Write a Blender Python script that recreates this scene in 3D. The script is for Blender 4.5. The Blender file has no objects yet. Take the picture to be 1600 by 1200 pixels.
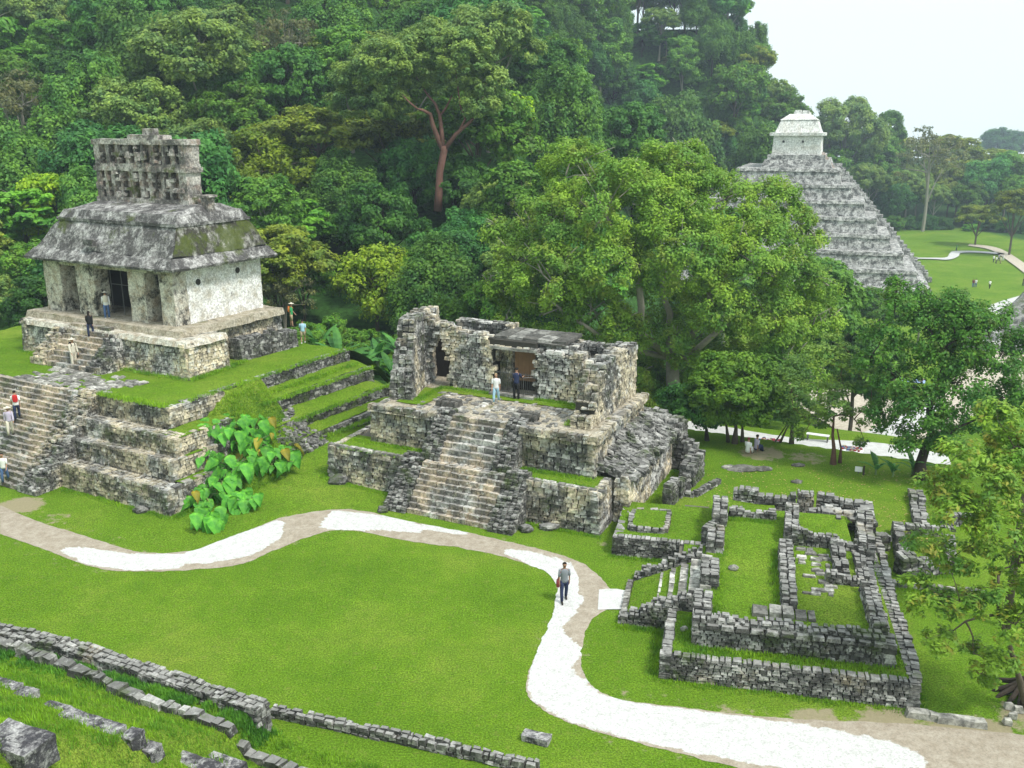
import bpy, math, random
import numpy as np
from mathutils import Vector, Matrix, noise
random.seed(11); rng = np.random.default_rng(11)
scene = bpy.context.scene
C = scene.collection
# ------------------------------------------------------------------ camera
F = 1450.0; PT = math.atan(395/1450); H = 19.0
cam = bpy.data.cameras.new('camera'); camo = bpy.data.objects.new('camera', cam); C.objects.link(camo)
cam.sensor_width = 36; cam.lens = 36*F/1600; cam.clip_end = 6000; cam.clip_start = .3
camo.location = (0, 0, H); camo.rotation_euler = (math.pi/2-PT, 0, 0)
scene.camera = camo
# ------------------------------------------------------------------ sky and sun
SUN_EL, SUN_AZ = math.radians(56), math.radians(128)      # azimuth from +Y clockwise
world = bpy.data.worlds.new('World'); scene.world = world; world.use_nodes = True
wn = world.node_tree; wn.nodes.clear()
sky = wn.nodes.new('ShaderNodeTexSky'); sky.sky_type = 'NISHITA'; sky.sun_disc = False
sky.sun_elevation = SUN_EL; sky.sun_rotation = SUN_AZ; sky.air_density = 1.0; sky.dust_density = 4.0
ovc = wn.nodes.new('ShaderNodeMixRGB'); ovc.inputs['Fac'].default_value = .86      # cloud cover
ovc.inputs['Color2'].default_value = (9.6, 10.9, 10.9, 1)
bgn = wn.nodes.new('ShaderNodeBackground'); bgn.inputs['Strength'].default_value = .1
won = wn.nodes.new('ShaderNodeOutputWorld')
wn.links.new(sky.outputs[0], ovc.inputs['Color1']); wn.links.new(ovc.outputs[0], bgn.inputs['Color'])
wn.links.new(bgn.outputs[0], won.inputs['Surface'])
sl = bpy.data.lights.new('sun', 'SUN'); sl.energy = 2.8; sl.angle = math.radians(12); sl.color = (1, .965, .9)
slo = bpy.data.objects.new('sun', sl); C.objects.link(slo); slo.location = (40, -40, 80)
sd = Vector((math.sin(SUN_AZ)*math.cos(SUN_EL), math.cos(SUN_AZ)*math.cos(SUN_EL), math.sin(SUN_EL)))
slo.rotation_euler = sd.to_track_quat('Z', 'Y').to_euler()
scene.view_settings.view_transform = 'Standard'; scene.view_settings.look = 'None'
scene.view_settings.exposure = 0.42; scene.view_settings.gamma = 1
scene.cycles.max_bounces = 6; scene.cycles.transparent_max_bounces = 4
scene.cycles.diffuse_bounces = 3; scene.cycles.volume_bounces = 0; scene.cycles.use_denoising = True
# ------------------------------------------------------------------ surveying helpers
def ray(px, py):
    x = (px-800)/F; y = -(py-600)/F; c, s = math.cos(PT), math.sin(PT)
    return (x, c+y*s, -s+y*c)
def P(px, py, z=0.0):
    r = ray(px, py); t = (z-H)/r[2]; return Vector((r[0]*t, r[1]*t, z))
def D(px, py, Y):
    r = ray(px, py); t = Y/r[1]; return Vector((r[0]*t, Y, H+r[2]*t))
class Fr:                                                  # plan axes of one ruin
    def __init__(s, O, a, b):
        s.O = O; a = math.radians(a); b = math.radians(b)
        s.U = Vector((math.cos(a), math.sin(a), 0)); s.V = Vector((math.cos(b), math.sin(b), 0))
    def w(s, u, v, z=0.0): return Vector((s.O[0], s.O[1], 0))+s.U*u+s.V*v+Vector((0, 0, z))
    def l(s, p):
        dx = p[0]-s.O[0]; dy = p[1]-s.O[1]; d = s.U[0]*s.V[1]-s.U[1]*s.V[0]
        return ((dx*s.V[1]-dy*s.V[0])/d, (s.U[0]*dy-s.U[1]*dx)/d)
XF = Fr((4.17, 41.58), -26, 66); SF = Fr((-17.47, 43.9), -29, 62); YF = Fr((13.75, 27.53), -12.5, 77)
TF = Fr((57, 197), -19, 71)
def lerp(a, b, t): return a+(b-a)*t
def sstep(a, b, x):
    t = np.clip((x-a)/(b-a), 0, 1); return t*t*(3-2*t)
def R(a, b): return random.uniform(a, b)
# ------------------------------------------------------------------ materials
def nt(name):
    m = bpy.data.materials.new(name); m.use_nodes = True; t = m.node_tree; t.nodes.clear()
    o = t.nodes.new('ShaderNodeOutputMaterial'); p = t.nodes.new('ShaderNodeBsdfPrincipled')
    t.links.new(p.outputs[0], o.inputs[0]); p.inputs['Roughness'].default_value = .9
    p.inputs['Specular IOR Level'].default_value = .15
    return m, t, p
def N(t, kind, **kw):
    n = t.nodes.new(kind)
    for k, v in kw.items():
        if k in n.inputs: n.inputs[k].default_value = v
        else: setattr(n, k, v)
    return n
def tex(t, scale, detail=4, rough=.6, co=None, dist=0):
    n = N(t, 'ShaderNodeTexNoise', Scale=scale, Detail=detail, Roughness=rough, Distortion=dist)
    if co is not None: t.links.new(co, n.inputs['Vector'])
    return n.outputs['Fac']
def ramp(t, src, stops):
    r = t.nodes.new('ShaderNodeValToRGB'); e = r.color_ramp.elements
    while len(e) < len(stops): e.new(.5)
    for i, (pos, c) in enumerate(stops):
        e[i].position = pos; e[i].color = (*c, 1) if isinstance(c, tuple) else (c, c, c, 1)
    t.links.new(src, r.inputs[0]); return r.outputs[0]
def mix(t, f, a, b, mode='MIX'):
    m = t.nodes.new('ShaderNodeMixRGB'); m.blend_type = mode
    for s, k in ((f, 'Fac'), (a, 'Color1'), (b, 'Color2')):
        if isinstance(s, (int, float)): m.inputs[k].default_value = s if k == 'Fac' else (s, s, s, 1)
        elif isinstance(s, tuple): m.inputs[k].default_value = (*s, 1)
        else: t.links.new(s, m.inputs[k])
    return m.outputs[0]
def math_(t, op, a, b=0.0):
    m = t.nodes.new('ShaderNodeMath'); m.operation = op
    for i, s in enumerate((a, b)):
        if isinstance(s, (int, float)): m.inputs[i].default_value = s
        else: t.links.new(s, m.inputs[i])
    return m.outputs[0]
def bump(t, p, src, dist, strength=.6):
    b = N(t, 'ShaderNodeBump', Strength=strength, Distance=dist); t.links.new(src, b.inputs['Height'])
    t.links.new(b.outputs[0], p.inputs['Normal'])
def pos(t): return t.nodes.new('ShaderNodeNewGeometry').outputs['Position']
def island(t): return t.nodes.new('ShaderNodeNewGeometry').outputs['Random Per Island']

def m_rubble(name, dark=.055, mid=.2, light=.55, cream=(.46, .40, .29), ncream=.45, lichen=.5, moss=.12, nscale=.35, tops=.2):
    m, t, p = nt(name); g = pos(t); isl = island(t)
    base = ramp(t, isl, [(0, (dark*1.3, dark*1.25, dark*1.2)), (.3, (mid*.8, mid*.79, mid*.74)), (.62, (mid*1.35, mid*1.33, mid*1.25)), (1, (light, light*.98, light*.93))])
    big = tex(t, nscale, 5, .62, g)
    crm = ramp(t, big, [(ncream, 0.0), (ncream+.09, 1.0)])
    cc = mix(t, isl, tuple(c*.62 for c in cream), tuple(min(1, c*1.35) for c in cream))
    col = mix(t, crm, base, cc)
    blk = ramp(t, tex(t, nscale*2.3, 7, .7, g, .3), [(.46, 0.0), (.56, 1.0)])
    col = mix(t, math_(t, 'MULTIPLY', blk, .8), col, (dark, dark*.98, dark*.95))
    fine = ramp(t, tex(t, 7, 5, .75, g), [(.36, .45), (.5, 1.0), (.66, 1.5)])
    col = mix(t, 1.0, col, fine, 'MULTIPLY')
    lich = ramp(t, tex(t, 3.1, 6, .7, g), [(.60-.08*lichen, 0.0), (.68-.06*lichen, 1.0)])
    col = mix(t, math_(t, 'MULTIPLY', lich, .75), col, (light*1.15, light*1.15, light*1.1))
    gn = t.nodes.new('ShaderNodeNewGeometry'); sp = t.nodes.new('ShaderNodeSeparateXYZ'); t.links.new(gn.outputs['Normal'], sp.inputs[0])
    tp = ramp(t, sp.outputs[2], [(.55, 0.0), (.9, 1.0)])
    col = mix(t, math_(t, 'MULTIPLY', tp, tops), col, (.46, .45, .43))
    ms = ramp(t, tex(t, .8, 6, .7, g), [(.62-moss*.5, 0.0), (.74-moss*.5, 1.0)])
    col = mix(t, math_(t, 'MULTIPLY', ms, .7), col, (.075, .11, .03))
    t.links.new(col, p.inputs['Base Color'])
    h = math_(t, 'ADD', tex(t, 5, 5, .7, g), math_(t, 'MULTIPLY', tex(t, 22, 3, .6, g), .4))
    bump(t, p, h, .06, .8)
    return m
def m_plaster(name, light=(.74, .72, .66), dark=(.07, .068, .062), cut=.5, soft=.05, cream=(.5, .4, .27), moss=0, vs=1.0, streak=False):
    m, t, p = nt(name); g = pos(t)
    mp = N(t, 'ShaderNodeMapping'); mp.inputs['Scale'].default_value = (1, 1, .35 if streak else 1); t.links.new(g, mp.inputs[0])
    a = tex(t, .55*vs, 9, .68, mp.outputs[0], .4); b = tex(t, 2.4*vs, 7, .72, mp.outputs[0], .2)
    s = math_(t, 'ADD', math_(t, 'MULTIPLY', a, .62), math_(t, 'MULTIPLY', b, .38))
    tone = ramp(t, tex(t, 1.3*vs, 6, .6, g), [(.35, cream), (.55, light), (.75, tuple(min(1, c*1.1) for c in light))])
    col = mix(t, ramp(t, s, [(cut-soft, 1.0), (cut+soft, 0.0)]), tone, dark)
    grey = ramp(t, tex(t, 6*vs, 6, .75, g), [(.4, .55), (.6, 1.12)])
    col = mix(t, 1.0, col, grey, 'MULTIPLY')
    if moss:
        ms = ramp(t, tex(t, .5, 7, .7, g), [(.6-moss*.2, 0.0), (.68-moss*.2, 1.0)])
        col = mix(t, math_(t, 'MULTIPLY', ms, .85), col, mix(t, tex(t, 5, 3, .6, g), (.03, .055, .015), (.13, .15, .03)))
    cr = N(t, 'ShaderNodeTexVoronoi', feature='DISTANCE_TO_EDGE', Scale=1.6); t.links.new(g, cr.inputs['Vector'])
    ck = ramp(t, cr.outputs['Distance'], [(.0, .5), (.03, 1.0)])
    col = mix(t, .35, col, ck, 'MULTIPLY')
    t.links.new(col, p.inputs['Base Color'])
    bump(t, p, math_(t, 'ADD', a, math_(t, 'MULTIPLY', tex(t, 9, 6, .7, g), .5)), .12, .8)
    return m
def m_blocks(name, light=.5, dark=.1, size=.4):
    m, t, p = nt(name); g = pos(t)
    isl = island(t)
    col = ramp(t, isl, [(0, (dark*1.4, dark*1.3, dark*1.2)), (.5, (light*.6, light*.58, light*.52)), (1, (light*1.2, light*1.17, light*1.08))])
    blk = ramp(t, tex(t, 1.1, 8, .72, g, .3), [(.44, 0.0), (.56, 1.0)])
    col = mix(t, math_(t, 'MULTIPLY', blk, .8), col, (dark, dark*.97, dark*.9))
    col = mix(t, 1.0, col, ramp(t, tex(t, 6, 5, .7, g), [(.35, .55), (.65, 1.35)]), 'MULTIPLY')
    t.links.new(col, p.inputs['Base Color']); bump(t, p, tex(t, 9, 5, .7, g), .04)
    return m
def m_leaf(name, c, var=.35, trans=.34, yellow=None, clump=.5):
    m, t, p = nt(name); isl = island(t); oi = t.nodes.new('ShaderNodeObjectInfo')
    tc = t.nodes.new('ShaderNodeTexCoord')
    k = math_(t, 'ADD', math_(t, 'MULTIPLY', isl, var*1.3), 1-var*.65)
    k = math_(t, 'MULTIPLY', k, math_(t, 'ADD', math_(t, 'MULTIPLY', oi.outputs['Random'], .5), .75))
    nz = tex(t, clump, 4, .6, tc.outputs['Object'])
    col = mix(t, ramp(t, nz, [(.38, 0.0), (.62, 1.0)]), (c[0]*.75, c[1]*.85, c[2]*1.0), (c[0]*1.75, c[1]*1.45, c[2]*1.05))
    if yellow:
        yy = ramp(t, tex(t, clump*2.2, 3, .6, tc.outputs['Object']), [(.52, 0.0), (.64, 1.0)])
        col = mix(t, math_(t, 'MULTIPLY', yy, .8), col, yellow)
    kk = N(t, 'ShaderNodeCombineColor'); [t.links.new(k, kk.inputs[i]) for i in range(3)]
    col = mix(t, 1.0, col, kk.outputs[0], 'MULTIPLY')
    t.links.new(col, p.inputs['Base Color']); p.inputs['Roughness'].default_value = .55; p.inputs['Specular IOR Level'].default_value = .25
    tr = t.nodes.new('ShaderNodeBsdfTranslucent'); t.links.new(col, tr.inputs['Color'])
    ms = t.nodes.new('ShaderNodeMixShader'); ms.inputs[0].default_value = trans
    o = [n for n in t.nodes if n.type == 'OUTPUT_MATERIAL'][0]
    t.links.new(p.outputs[0], ms.inputs[1]); t.links.new(tr.outputs[0], ms.inputs[2]); t.links.new(ms.outputs[0], o.inputs[0])
    return m
def m_plain(name, c, rough=.8, n=.25, scale=8, metal=0):
    m, t, p = nt(name); tc = t.nodes.new('ShaderNodeTexCoord')
    a = tex(t, scale, 5, .65, tc.outputs['Object'])
    col = mix(t, a, tuple(x*(1-n) for x in c), tuple(min(1, x*(1+n)) for x in c))
    t.links.new(col, p.inputs['Base Color']); p.inputs['Roughness'].default_value = rough; p.inputs['Metallic'].default_value = metal
    bump(t, p, a, .01, .3)
    return m
def grass_color(t, g, island_var=False):
    a = tex(t, .12, 5, .6, g); b = tex(t, 1.2, 6, .7, g); c = tex(t, 14, 4, .75, g)
    col = ramp(t, a, [(.3, (.082, .165, .010)), (.5, (.125, .222, .016)), (.7, (.190, .255, .034))])
    col = mix(t, ramp(t, b, [(.35, .0), (.7, .6)]), col, (.068, .15, .010))
    col = mix(t, 1.0, col, ramp(t, c, [(.3, .35), (.5, 1.0), (.7, 1.8)]), 'MULTIPLY')
    col = mix(t, 1.0, col, ramp(t, tex(t, 38, 3, .8, g), [(.3, .45), (.5, 1.0), (.7, 1.6)]), 'MULTIPLY')
    col = mix(t, ramp(t, tex(t, 3.1, 5, .7, g), [(.55, 0.0), (.75, .6)]), col, (.22, .235, .06))
    return col, c, b
def m_grass(name, attr=True):
    m, t, p = nt(name); g = pos(t)
    col, c, b = grass_color(t, g)
    if attr:
        at = N(t, 'ShaderNodeAttribute', attribute_name='bare'); af = N(t, 'ShaderNodeAttribute', attribute_name='forest')
        nz = tex(t, 1.7, 7, .75, g)
        f = ramp(t, math_(t, 'ADD', at.outputs['Fac'], math_(t, 'MULTIPLY', math_(t, 'SUBTRACT', nz, .5), 1.5)), [(.5, 0.0), (.68, .9)])
        col = mix(t, f, col, mix(t, tex(t, 9, 5, .7, g), (.22, .18, .11), (.42, .36, .25)))
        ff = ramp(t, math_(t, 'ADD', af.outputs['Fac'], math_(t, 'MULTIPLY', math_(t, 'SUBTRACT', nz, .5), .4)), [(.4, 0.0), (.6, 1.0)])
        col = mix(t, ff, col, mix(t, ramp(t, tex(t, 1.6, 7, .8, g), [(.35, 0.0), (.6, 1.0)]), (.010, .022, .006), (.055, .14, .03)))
    t.links.new(col, p.inputs['Base Color']); p.inputs['Specular IOR Level'].default_value = .05
    bump(t, p, math_(t, 'ADD', c, math_(t, 'MULTIPLY', tex(t, 45, 3, .7, g), .7)), .06, .7)
    return m
M = {}
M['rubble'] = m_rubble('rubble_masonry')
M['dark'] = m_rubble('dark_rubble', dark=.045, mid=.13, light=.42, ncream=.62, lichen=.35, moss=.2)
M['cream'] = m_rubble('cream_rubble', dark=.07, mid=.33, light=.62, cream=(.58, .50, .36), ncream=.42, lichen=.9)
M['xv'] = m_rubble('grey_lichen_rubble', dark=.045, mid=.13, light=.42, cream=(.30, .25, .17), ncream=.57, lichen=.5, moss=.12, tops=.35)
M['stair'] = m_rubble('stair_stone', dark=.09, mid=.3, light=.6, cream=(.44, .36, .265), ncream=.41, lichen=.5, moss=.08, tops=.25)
M['plaster'] = m_plaster('white_weathered_plaster', light=(.9, .89, .87), cut=.37, soft=.03, cream=(.62, .58, .5), streak=True, vs=1.3)
M['pier'] = m_plaster('grey_cream_plaster', light=(.7, .67, .58), cut=.455, soft=.05, cream=(.48, .4, .3), vs=1.5)
M['roof'] = m_plaster('blackened_roof_plaster', light=(.6, .59, .57), dark=(.105, .10, .098), cut=.53, soft=.07, cream=(.26, .25, .24), moss=.1, vs=2.0)
M['mossroof'] = m_plaster('mossy_roof', light=(.5, .49, .45), dark=(.07, .066, .055), cut=.53, cream=(.2, .19, .16), moss=.75)
M['comb'] = m_plaster('roof_comb_stone', light=(.6, .57, .52), dark=(.15, .14, .13), cut=.49, cream=(.33, .25, .2), moss=.15, vs=1.4)
M['pink'] = m_plaster('pinkish_stucco', light=(.72, .62, .55), dark=(.1, .09, .08), cut=.44, cream=(.5, .36, .28), vs=1.6)
M['floor'] = m_plaster('worn_floor', light=(.5, .45, .36), dark=(.16, .14, .1), cut=.42, cream=(.36, .31, .22), vs=1.3, moss=.1)
M['pyr'] = m_plaster('bleached_pyramid_stone', light=(.74, .74, .71), dark=(.13, .13, .125), cut=.505, soft=.06, cream=(.5, .48, .46), vs=2.2)
M['pyrw'] = m_plaster('bleached_temple_plaster', light=(.86, .86, .83), dark=(.2, .2, .18), cut=.40, soft=.07, cream=(.7, .68, .62), vs=.6)
M['core'] = m_plain('dark_mortar', (.05, .047, .04), 1)
M['mortar'] = m_plain('mortar', (.13, .12, .1), 1)
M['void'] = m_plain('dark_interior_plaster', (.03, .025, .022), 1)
M['gblock'] = m_plaster('lichened_block', light=(.5, .49, .48), dark=(.075, .072, .08), cut=.51, soft=.05, cream=(.2, .19, .2), vs=3.2)
M['slab'] = m_blocks('dressed_slab', .55, .13); M['block'] = m_blocks('grey_block', .26, .07)
M['ground'] = m_grass('lawn'); M['turf'] = m_grass('turf', False)
M['bark'] = m_plain('bark', (.13, .105, .08), .95, .5, 5); M['palebark'] = m_plain('pale_bark', (.3, .28, .23), .95, .4, 5)
M['redbark'] = m_plain('red_peeling_bark', (.17, .088, .066), .8, .6, 2); M['darkbark'] = m_plain('dark_bark', (.05, .04, .032), .95, .5, 5)
M['wood'] = m_plain('brown_boards', (.25, .145, .08), .7, .25, 3); M['iron'] = m_plain('grey_iron', (.16, .16, .16), .5, .2, 8, .5)
def m_path(name, a, b, spots):
    m, t, p = nt(name); g = pos(t)
    col = mix(t, ramp(t, tex(t, 2.2, 7, .72, g), [(.35, 0.0), (.65, 1.0)]), a, b)
    col = mix(t, 1.0, col, ramp(t, tex(t, 16, 4, .8, g), [(.3, spots), (.55, 1.0)]), 'MULTIPLY')
    t.links.new(col, p.inputs['Base Color']); bump(t, p, tex(t, 25, 4, .7, g), .02, .4)
    return m
M['path'] = m_path('sandy_gravel', (.42, .36, .28), (.62, .56, .47), .6)
def m_path2():
    m, t, p = nt('footpath'); g = pos(t); at = N(t, 'ShaderNodeAttribute', attribute_name='lime')
    a = mix(t, ramp(t, tex(t, 2.2, 7, .72, g), [(.35, 0.0), (.65, 1.0)]), (.30, .25, .19), (.43, .38, .31))
    w = mix(t, ramp(t, tex(t, 3.5, 6, .72, g), [(.35, 0.0), (.65, 1.0)]), (.50, .495, .475), (.64, .64, .63))  # white of the brightly lit path areas, painted in as colour
    f = ramp(t, math_(t, 'ADD', at.outputs['Fac'], math_(t, 'MULTIPLY', math_(t, 'SUBTRACT', tex(t, 1.8, 8, .75, g), .5), 1.1)), [(.44, 0.0), (.56, 1.0)])
    col = mix(t, f, a, w)
    col = mix(t, 1.0, col, ramp(t, tex(t, 14, 5, .85, g), [(.3, .6), (.55, 1.0)]), 'MULTIPLY')
    col = mix(t, ramp(t, tex(t, 5, 3, .6, g), [(.70, 0.0), (.74, .7)]), col, (.2, .16, .12))
    t.links.new(col, p.inputs['Base Color']); bump(t, p, tex(t, 22, 4, .7, g), .03, .5); return m
M['footpath'] = m_path2()
M['lime'] = m_path('blown_white_gravel', (.48, .475, .46), (.61, .61, .60), .75)  # near-white paths: their bright light is put into the gravel colour
# ------------------------------------------------------------------ mesh builder
ORG = {}
class MB:
    def __init__(s): s.v = []; s.f = []; s.m2 = set(); s.cuts = []
    def cut(s): s.cuts.append((len(s.v), len(s.f)))
    def add(s, vs, fs):
        b = len(s.v); s.v.extend([tuple(x) for x in vs]); s.f.extend([tuple(b+i for i in f) for f in fs])
    def hexa(s, p, mi=0):
        if mi: s.m2.update(range(len(s.f), len(s.f)+6))
        s.add(p, [(0, 3, 2, 1), (4, 5, 6, 7), (0, 1, 5, 4), (1, 2, 6, 5), (2, 3, 7, 6), (3, 0, 4, 7)])
    def stone(s, c, ax, ay, az, hx, hy, hz, j=.24, ch=.84):
        m = min(hx, hy, hz)*j; pts = []; k_ = R(-.07, .07); ax, az = ax+az*k_, az-ax*k_
        for sz in (-1, 1):
            for sx, sy in ((-1, -1), (1, -1), (1, 1), (-1, 1)):
                k = ch if sz > 0 else 1
                q = c+ax*(sx*hx*k*R(.93, 1.03))+ay*(sy*hy*k*R(.93, 1.03))+az*(sz*hz)
                pts.append((q[0]+R(-m, m), q[1]+R(-m, m), q[2]+R(-m, m)))
        s.hexa(pts)
    def box(s, fr, u0, u1, v0, v1, z0, z1):
        s.hexa([fr.w(u0, v0, z0), fr.w(u1, v0, z0), fr.w(u1, v1, z0), fr.w(u0, v1, z0), fr.w(u0, v0, z1), fr.w(u1, v0, z1), fr.w(u1, v1, z1), fr.w(u0, v1, z1)])
    def grid(s, fn, nu, nv, flip=False):
        b = len(s.v)
        for j in range(nv+1):
            for i in range(nu+1): s.v.append(tuple(fn(i/nu, j/nv)))
        for j in range(nv):
            for i in range(nu):
                q = (b+j*(nu+1)+i, b+j*(nu+1)+i+1, b+(j+1)*(nu+1)+i+1, b+(j+1)*(nu+1)+i)
                s.f.append(q[::-1] if flip else q)
    def tube(s, pts, rad, n=8, cap=True):
        b = len(s.v); pts = [Vector(p) for p in pts]
        for i, p in enumerate(pts):
            d = (pts[min(i+1, len(pts)-1)]-pts[max(i-1, 0)]).normalized()
            a = d.orthogonal().normalized() if i == 0 else (a-d*a.dot(d)).normalized()
            c = d.cross(a)
            for k in range(n):
                th = 2*math.pi*k/n; s.v.append(tuple(p+(a*math.cos(th)+c*math.sin(th))*rad[i]))
        for i in range(len(pts)-1):
            for k in range(n):
                s.f.append((b+i*n+k, b+i*n+(k+1) % n, b+(i+1)*n+(k+1) % n, b+(i+1)*n+k))
        if cap:
            s.f.append(tuple(b+k for k in range(n))[::-1]); s.f.append(tuple(b+(len(pts)-1)*n+k for k in range(n)))
    def build(s, name, mat, parent=None, smooth=False, **props):
        if not s.v: return None
        if len(s.cuts) > 1:
            b = [(0, 0)]+s.cuts[1:]+[(len(s.v), len(s.f))]; out = None
            for (v0, f0), (v1, f1) in zip(b[:-1], b[1:]):
                m = MB(); m.v = s.v[v0:v1]; m.f = [tuple(i-v0 for i in f) for f in s.f[f0:f1]]; m.m2 = {i-f0 for i in s.m2 if f0 <= i < f1}
                o = m.build(name, mat, parent, smooth, **props); out = out or o
            return out
        me = bpy.data.meshes.new(name); off = ORG.get(parent.name, Vector((0, 0, 0))) if parent else Vector((0, 0, 0))
        V = np.array(s.v, dtype=np.float64).reshape(-1, 3)-np.array(off)
        me.from_pydata(V.tolist(), [], s.f); me.materials.append(mat)
        if s.m2: me.materials.append(M['core']); me.polygons.foreach_set('material_index', [1 if i in s.m2 else 0 for i in range(len(s.f))])
        if smooth: me.polygons.foreach_set('use_smooth', [True]*len(me.polygons))
        me.update()
        return link(name, me, parent, off, **props)
def link(name, me, parent=None, off=None, **props):
    o = bpy.data.objects.new(name, me); C.objects.link(o)
    if parent: o.parent = parent; ORG[o.name] = off if off is not None else ORG.get(parent.name, Vector((0, 0, 0)))
    else: ORG[o.name] = Vector((0, 0, 0))
    for k, v in props.items(): o[k] = v
    return o
def thing(name, label, cat, loc, group=None, rz=0):
    o = bpy.data.objects.new(name, None); C.objects.link(o); o.location = loc; o.rotation_euler = (0, 0, rz); o.empty_display_size = .2
    o['label'] = label; o['category'] = cat
    if group: o['group'] = group
    ORG[o.name] = Vector(loc); return o
def quads_mesh(name, V, mat, nper=4):
    n = len(V)//nper; me = bpy.data.meshes.new(name); me.vertices.add(len(V)); me.vertices.foreach_set('co', V.astype(np.float32).ravel())
    me.loops.add(n*nper); me.loops.foreach_set('vertex_index', np.arange(n*nper, dtype=np.int32))
    me.polygons.add(n); me.polygons.foreach_set('loop_start', np.arange(n, dtype=np.int32)*nper)
    me.polygons.foreach_set('loop_total', np.full(n, nper, dtype=np.int32)); me.materials.append(mat); me.update(calc_edges=True)
    return me
# ------------------------------------------------------------------ masonry
UP = Vector((0, 0, 1))
def wall(mb, core, fr, a, b, t, z0, ztop, sl=.38, sh=.2, bat=0.0, rag=.06, tn=.5, zb=None, gap=.012, prot=.03):
    """rubble wall between plan points a and b (centre line), thickness t, top height number or function of 0..1"""
    A = fr.w(*a); B = fr.w(*b); L = (B-A).length; d = (B-A)/L; n = Vector((-d.y, d.x, 0)); mb.cut()
    zt = ztop if callable(ztop) else (lambda s: ztop); z0f = z0 if callable(z0) else (lambda s: z0)
    zmax = max(zt(i/20) for i in range(21)); zmin = min(z0f(i/20) for i in range(21))
    na = max(1, round(t/tn)); z = zmin; row = 0
    while z < zmax:
        h = sh*R(.6, 1.45)
        if zmax-z-h < sh*.5: h = zmax-z
        for k in range(na):
            inner = 0 < k < na-1
            x = -R(0, sl*.5)
            while x < L:
                l = sl*R(.55, 1.55); x1 = min(x+l, L); xa = max(x, 0); x += l
                if x1-xa < .06: continue
                s = ((xa+x1)/2)/L; top = zt(s)+R(-rag, rag)
                if z+h*.6 > top or z+h < z0f(s): continue
                if inner and z+h < top-sh*2.4 and xa > sl*.8 and x1 < L-sl*.8 and z+h < zt(max(0, s-.09))-sh and z+h < zt(min(1, s+.09))-sh: continue
                sh_in = bat*(z+h/2-zmin)
                tt = t-2*sh_in; w = tt/na; cy = -tt/2+w*(k+.5)
                pr = R(-prot, prot)*(1 if k == na-1 else -1 if k == 0 else 0)
                c = A+d*((xa+x1)/2)+n*(cy+pr)+UP*(z+h/2+(R(-.02, .03) if z+h*1.6 > top else 0))
                mb.stone(c, d, n, UP, (x1-xa)/2-gap, w/2-gap*.6, h/2-gap*.5)
        z += h; row += 1
    if core is not None and t > .25:
        m = max(1, int(L/.6)); ins = .06
        for i in range(m):
            s0, s1 = i/m, (i+1)/m; tp = min(zt(s0), zt(s1), zt((s0+s1)/2))-rag-.07
            if tp <= zmin+.05: continue
            p0 = A+d*(L*s0+(ins if i == 0 else -.001)); p1 = A+d*(L*s1-(ins if i == m-1 else -.001)); w = t/2-ins; w2 = w-bat*(tp-zmin)
            if w2 < .02: continue
            mb.hexa([p0-n*w+UP*zmin, p1-n*w+UP*zmin, p1+n*w+UP*zmin, p0+n*w+UP*zmin, p0-n*w2+UP*tp, p1-n*w2+UP*tp, p1+n*w2+UP*tp, p0+n*w2+UP*tp], 1)
def face(mb, core, fr, a, b, z0, z1, sl=.38, sh=.2, bat=.06, t=.45, rag=.04, topf=None):
    """retaining face from a to b (interior on the left of a->b), battered inwards"""
    A = fr.w(*a); B = fr.w(*b); L = (B-A).length; d = (B-A)/L; n = Vector((-d.y, d.x, 0)); mb.cut()
    z = z0
    while z < z1-.02:
        h = sh*R(.6, 1.45)
        if z1-z-h < sh*.5: h = z1-z
        x = -R(0, sl*.5); ins = bat*(z-z0)
        while x < L:
            l = sl*R(.55, 1.6); x1 = min(x+l, L); xa = max(x, 0); x += l
            if x1-xa < .06: continue
            if topf and z+h*.6 > topf((xa+x1)/2/L)+R(-rag, rag): continue
            pr = R(-.025, .03)
            c = A+d*((xa+x1)/2)+n*(ins+t/2-pr)+UP*(z+h/2+(R(-.02, .03) if z+h > z1-.05 else 0))
            mb.stone(c, d, n, UP, (x1-xa)/2-.01, t/2, h/2-.008)
        z += h
def block_prism(core, fr, u0, u1, v0, v1, z0, z1, bat=.06, ins=.07):
    k = bat*(z1-z0)
    core.hexa([fr.w(u0+ins, v0+ins, z0), fr.w(u1-ins, v0+ins, z0), fr.w(u1-ins, v1-ins, z0), fr.w(u0+ins, v1-ins, z0),
               fr.w(u0+ins+k, v0+ins+k, z1-.1), fr.w(u1-ins-k, v0+ins+k, z1-.1), fr.w(u1-ins-k, v1-ins-k, z1-.1), fr.w(u0+ins+k, v1-ins-k, z1-.1)])
def platform(mb, core, fr, u0, u1, v0, v1, z0, z1, bat=.06, sides='frbl', **kw):
    if 'f' in sides: face(mb, core, fr, (u0, v0), (u1, v0), z0, z1, bat=bat, **kw)
    if 'r' in sides: face(mb, core, fr, (u1, v0), (u1, v1), z0, z1, bat=bat, **kw)
    if 'b' in sides: face(mb, core, fr, (u1, v1), (u0, v1), z0, z1, bat=bat, **kw)
    if 'l' in sides: face(mb, core, fr, (u0, v1), (u0, v0), z0, z1, bat=bat, **kw)
    block_prism(core, fr, u0, u1, v0, v1, z0, z1, bat)
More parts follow.
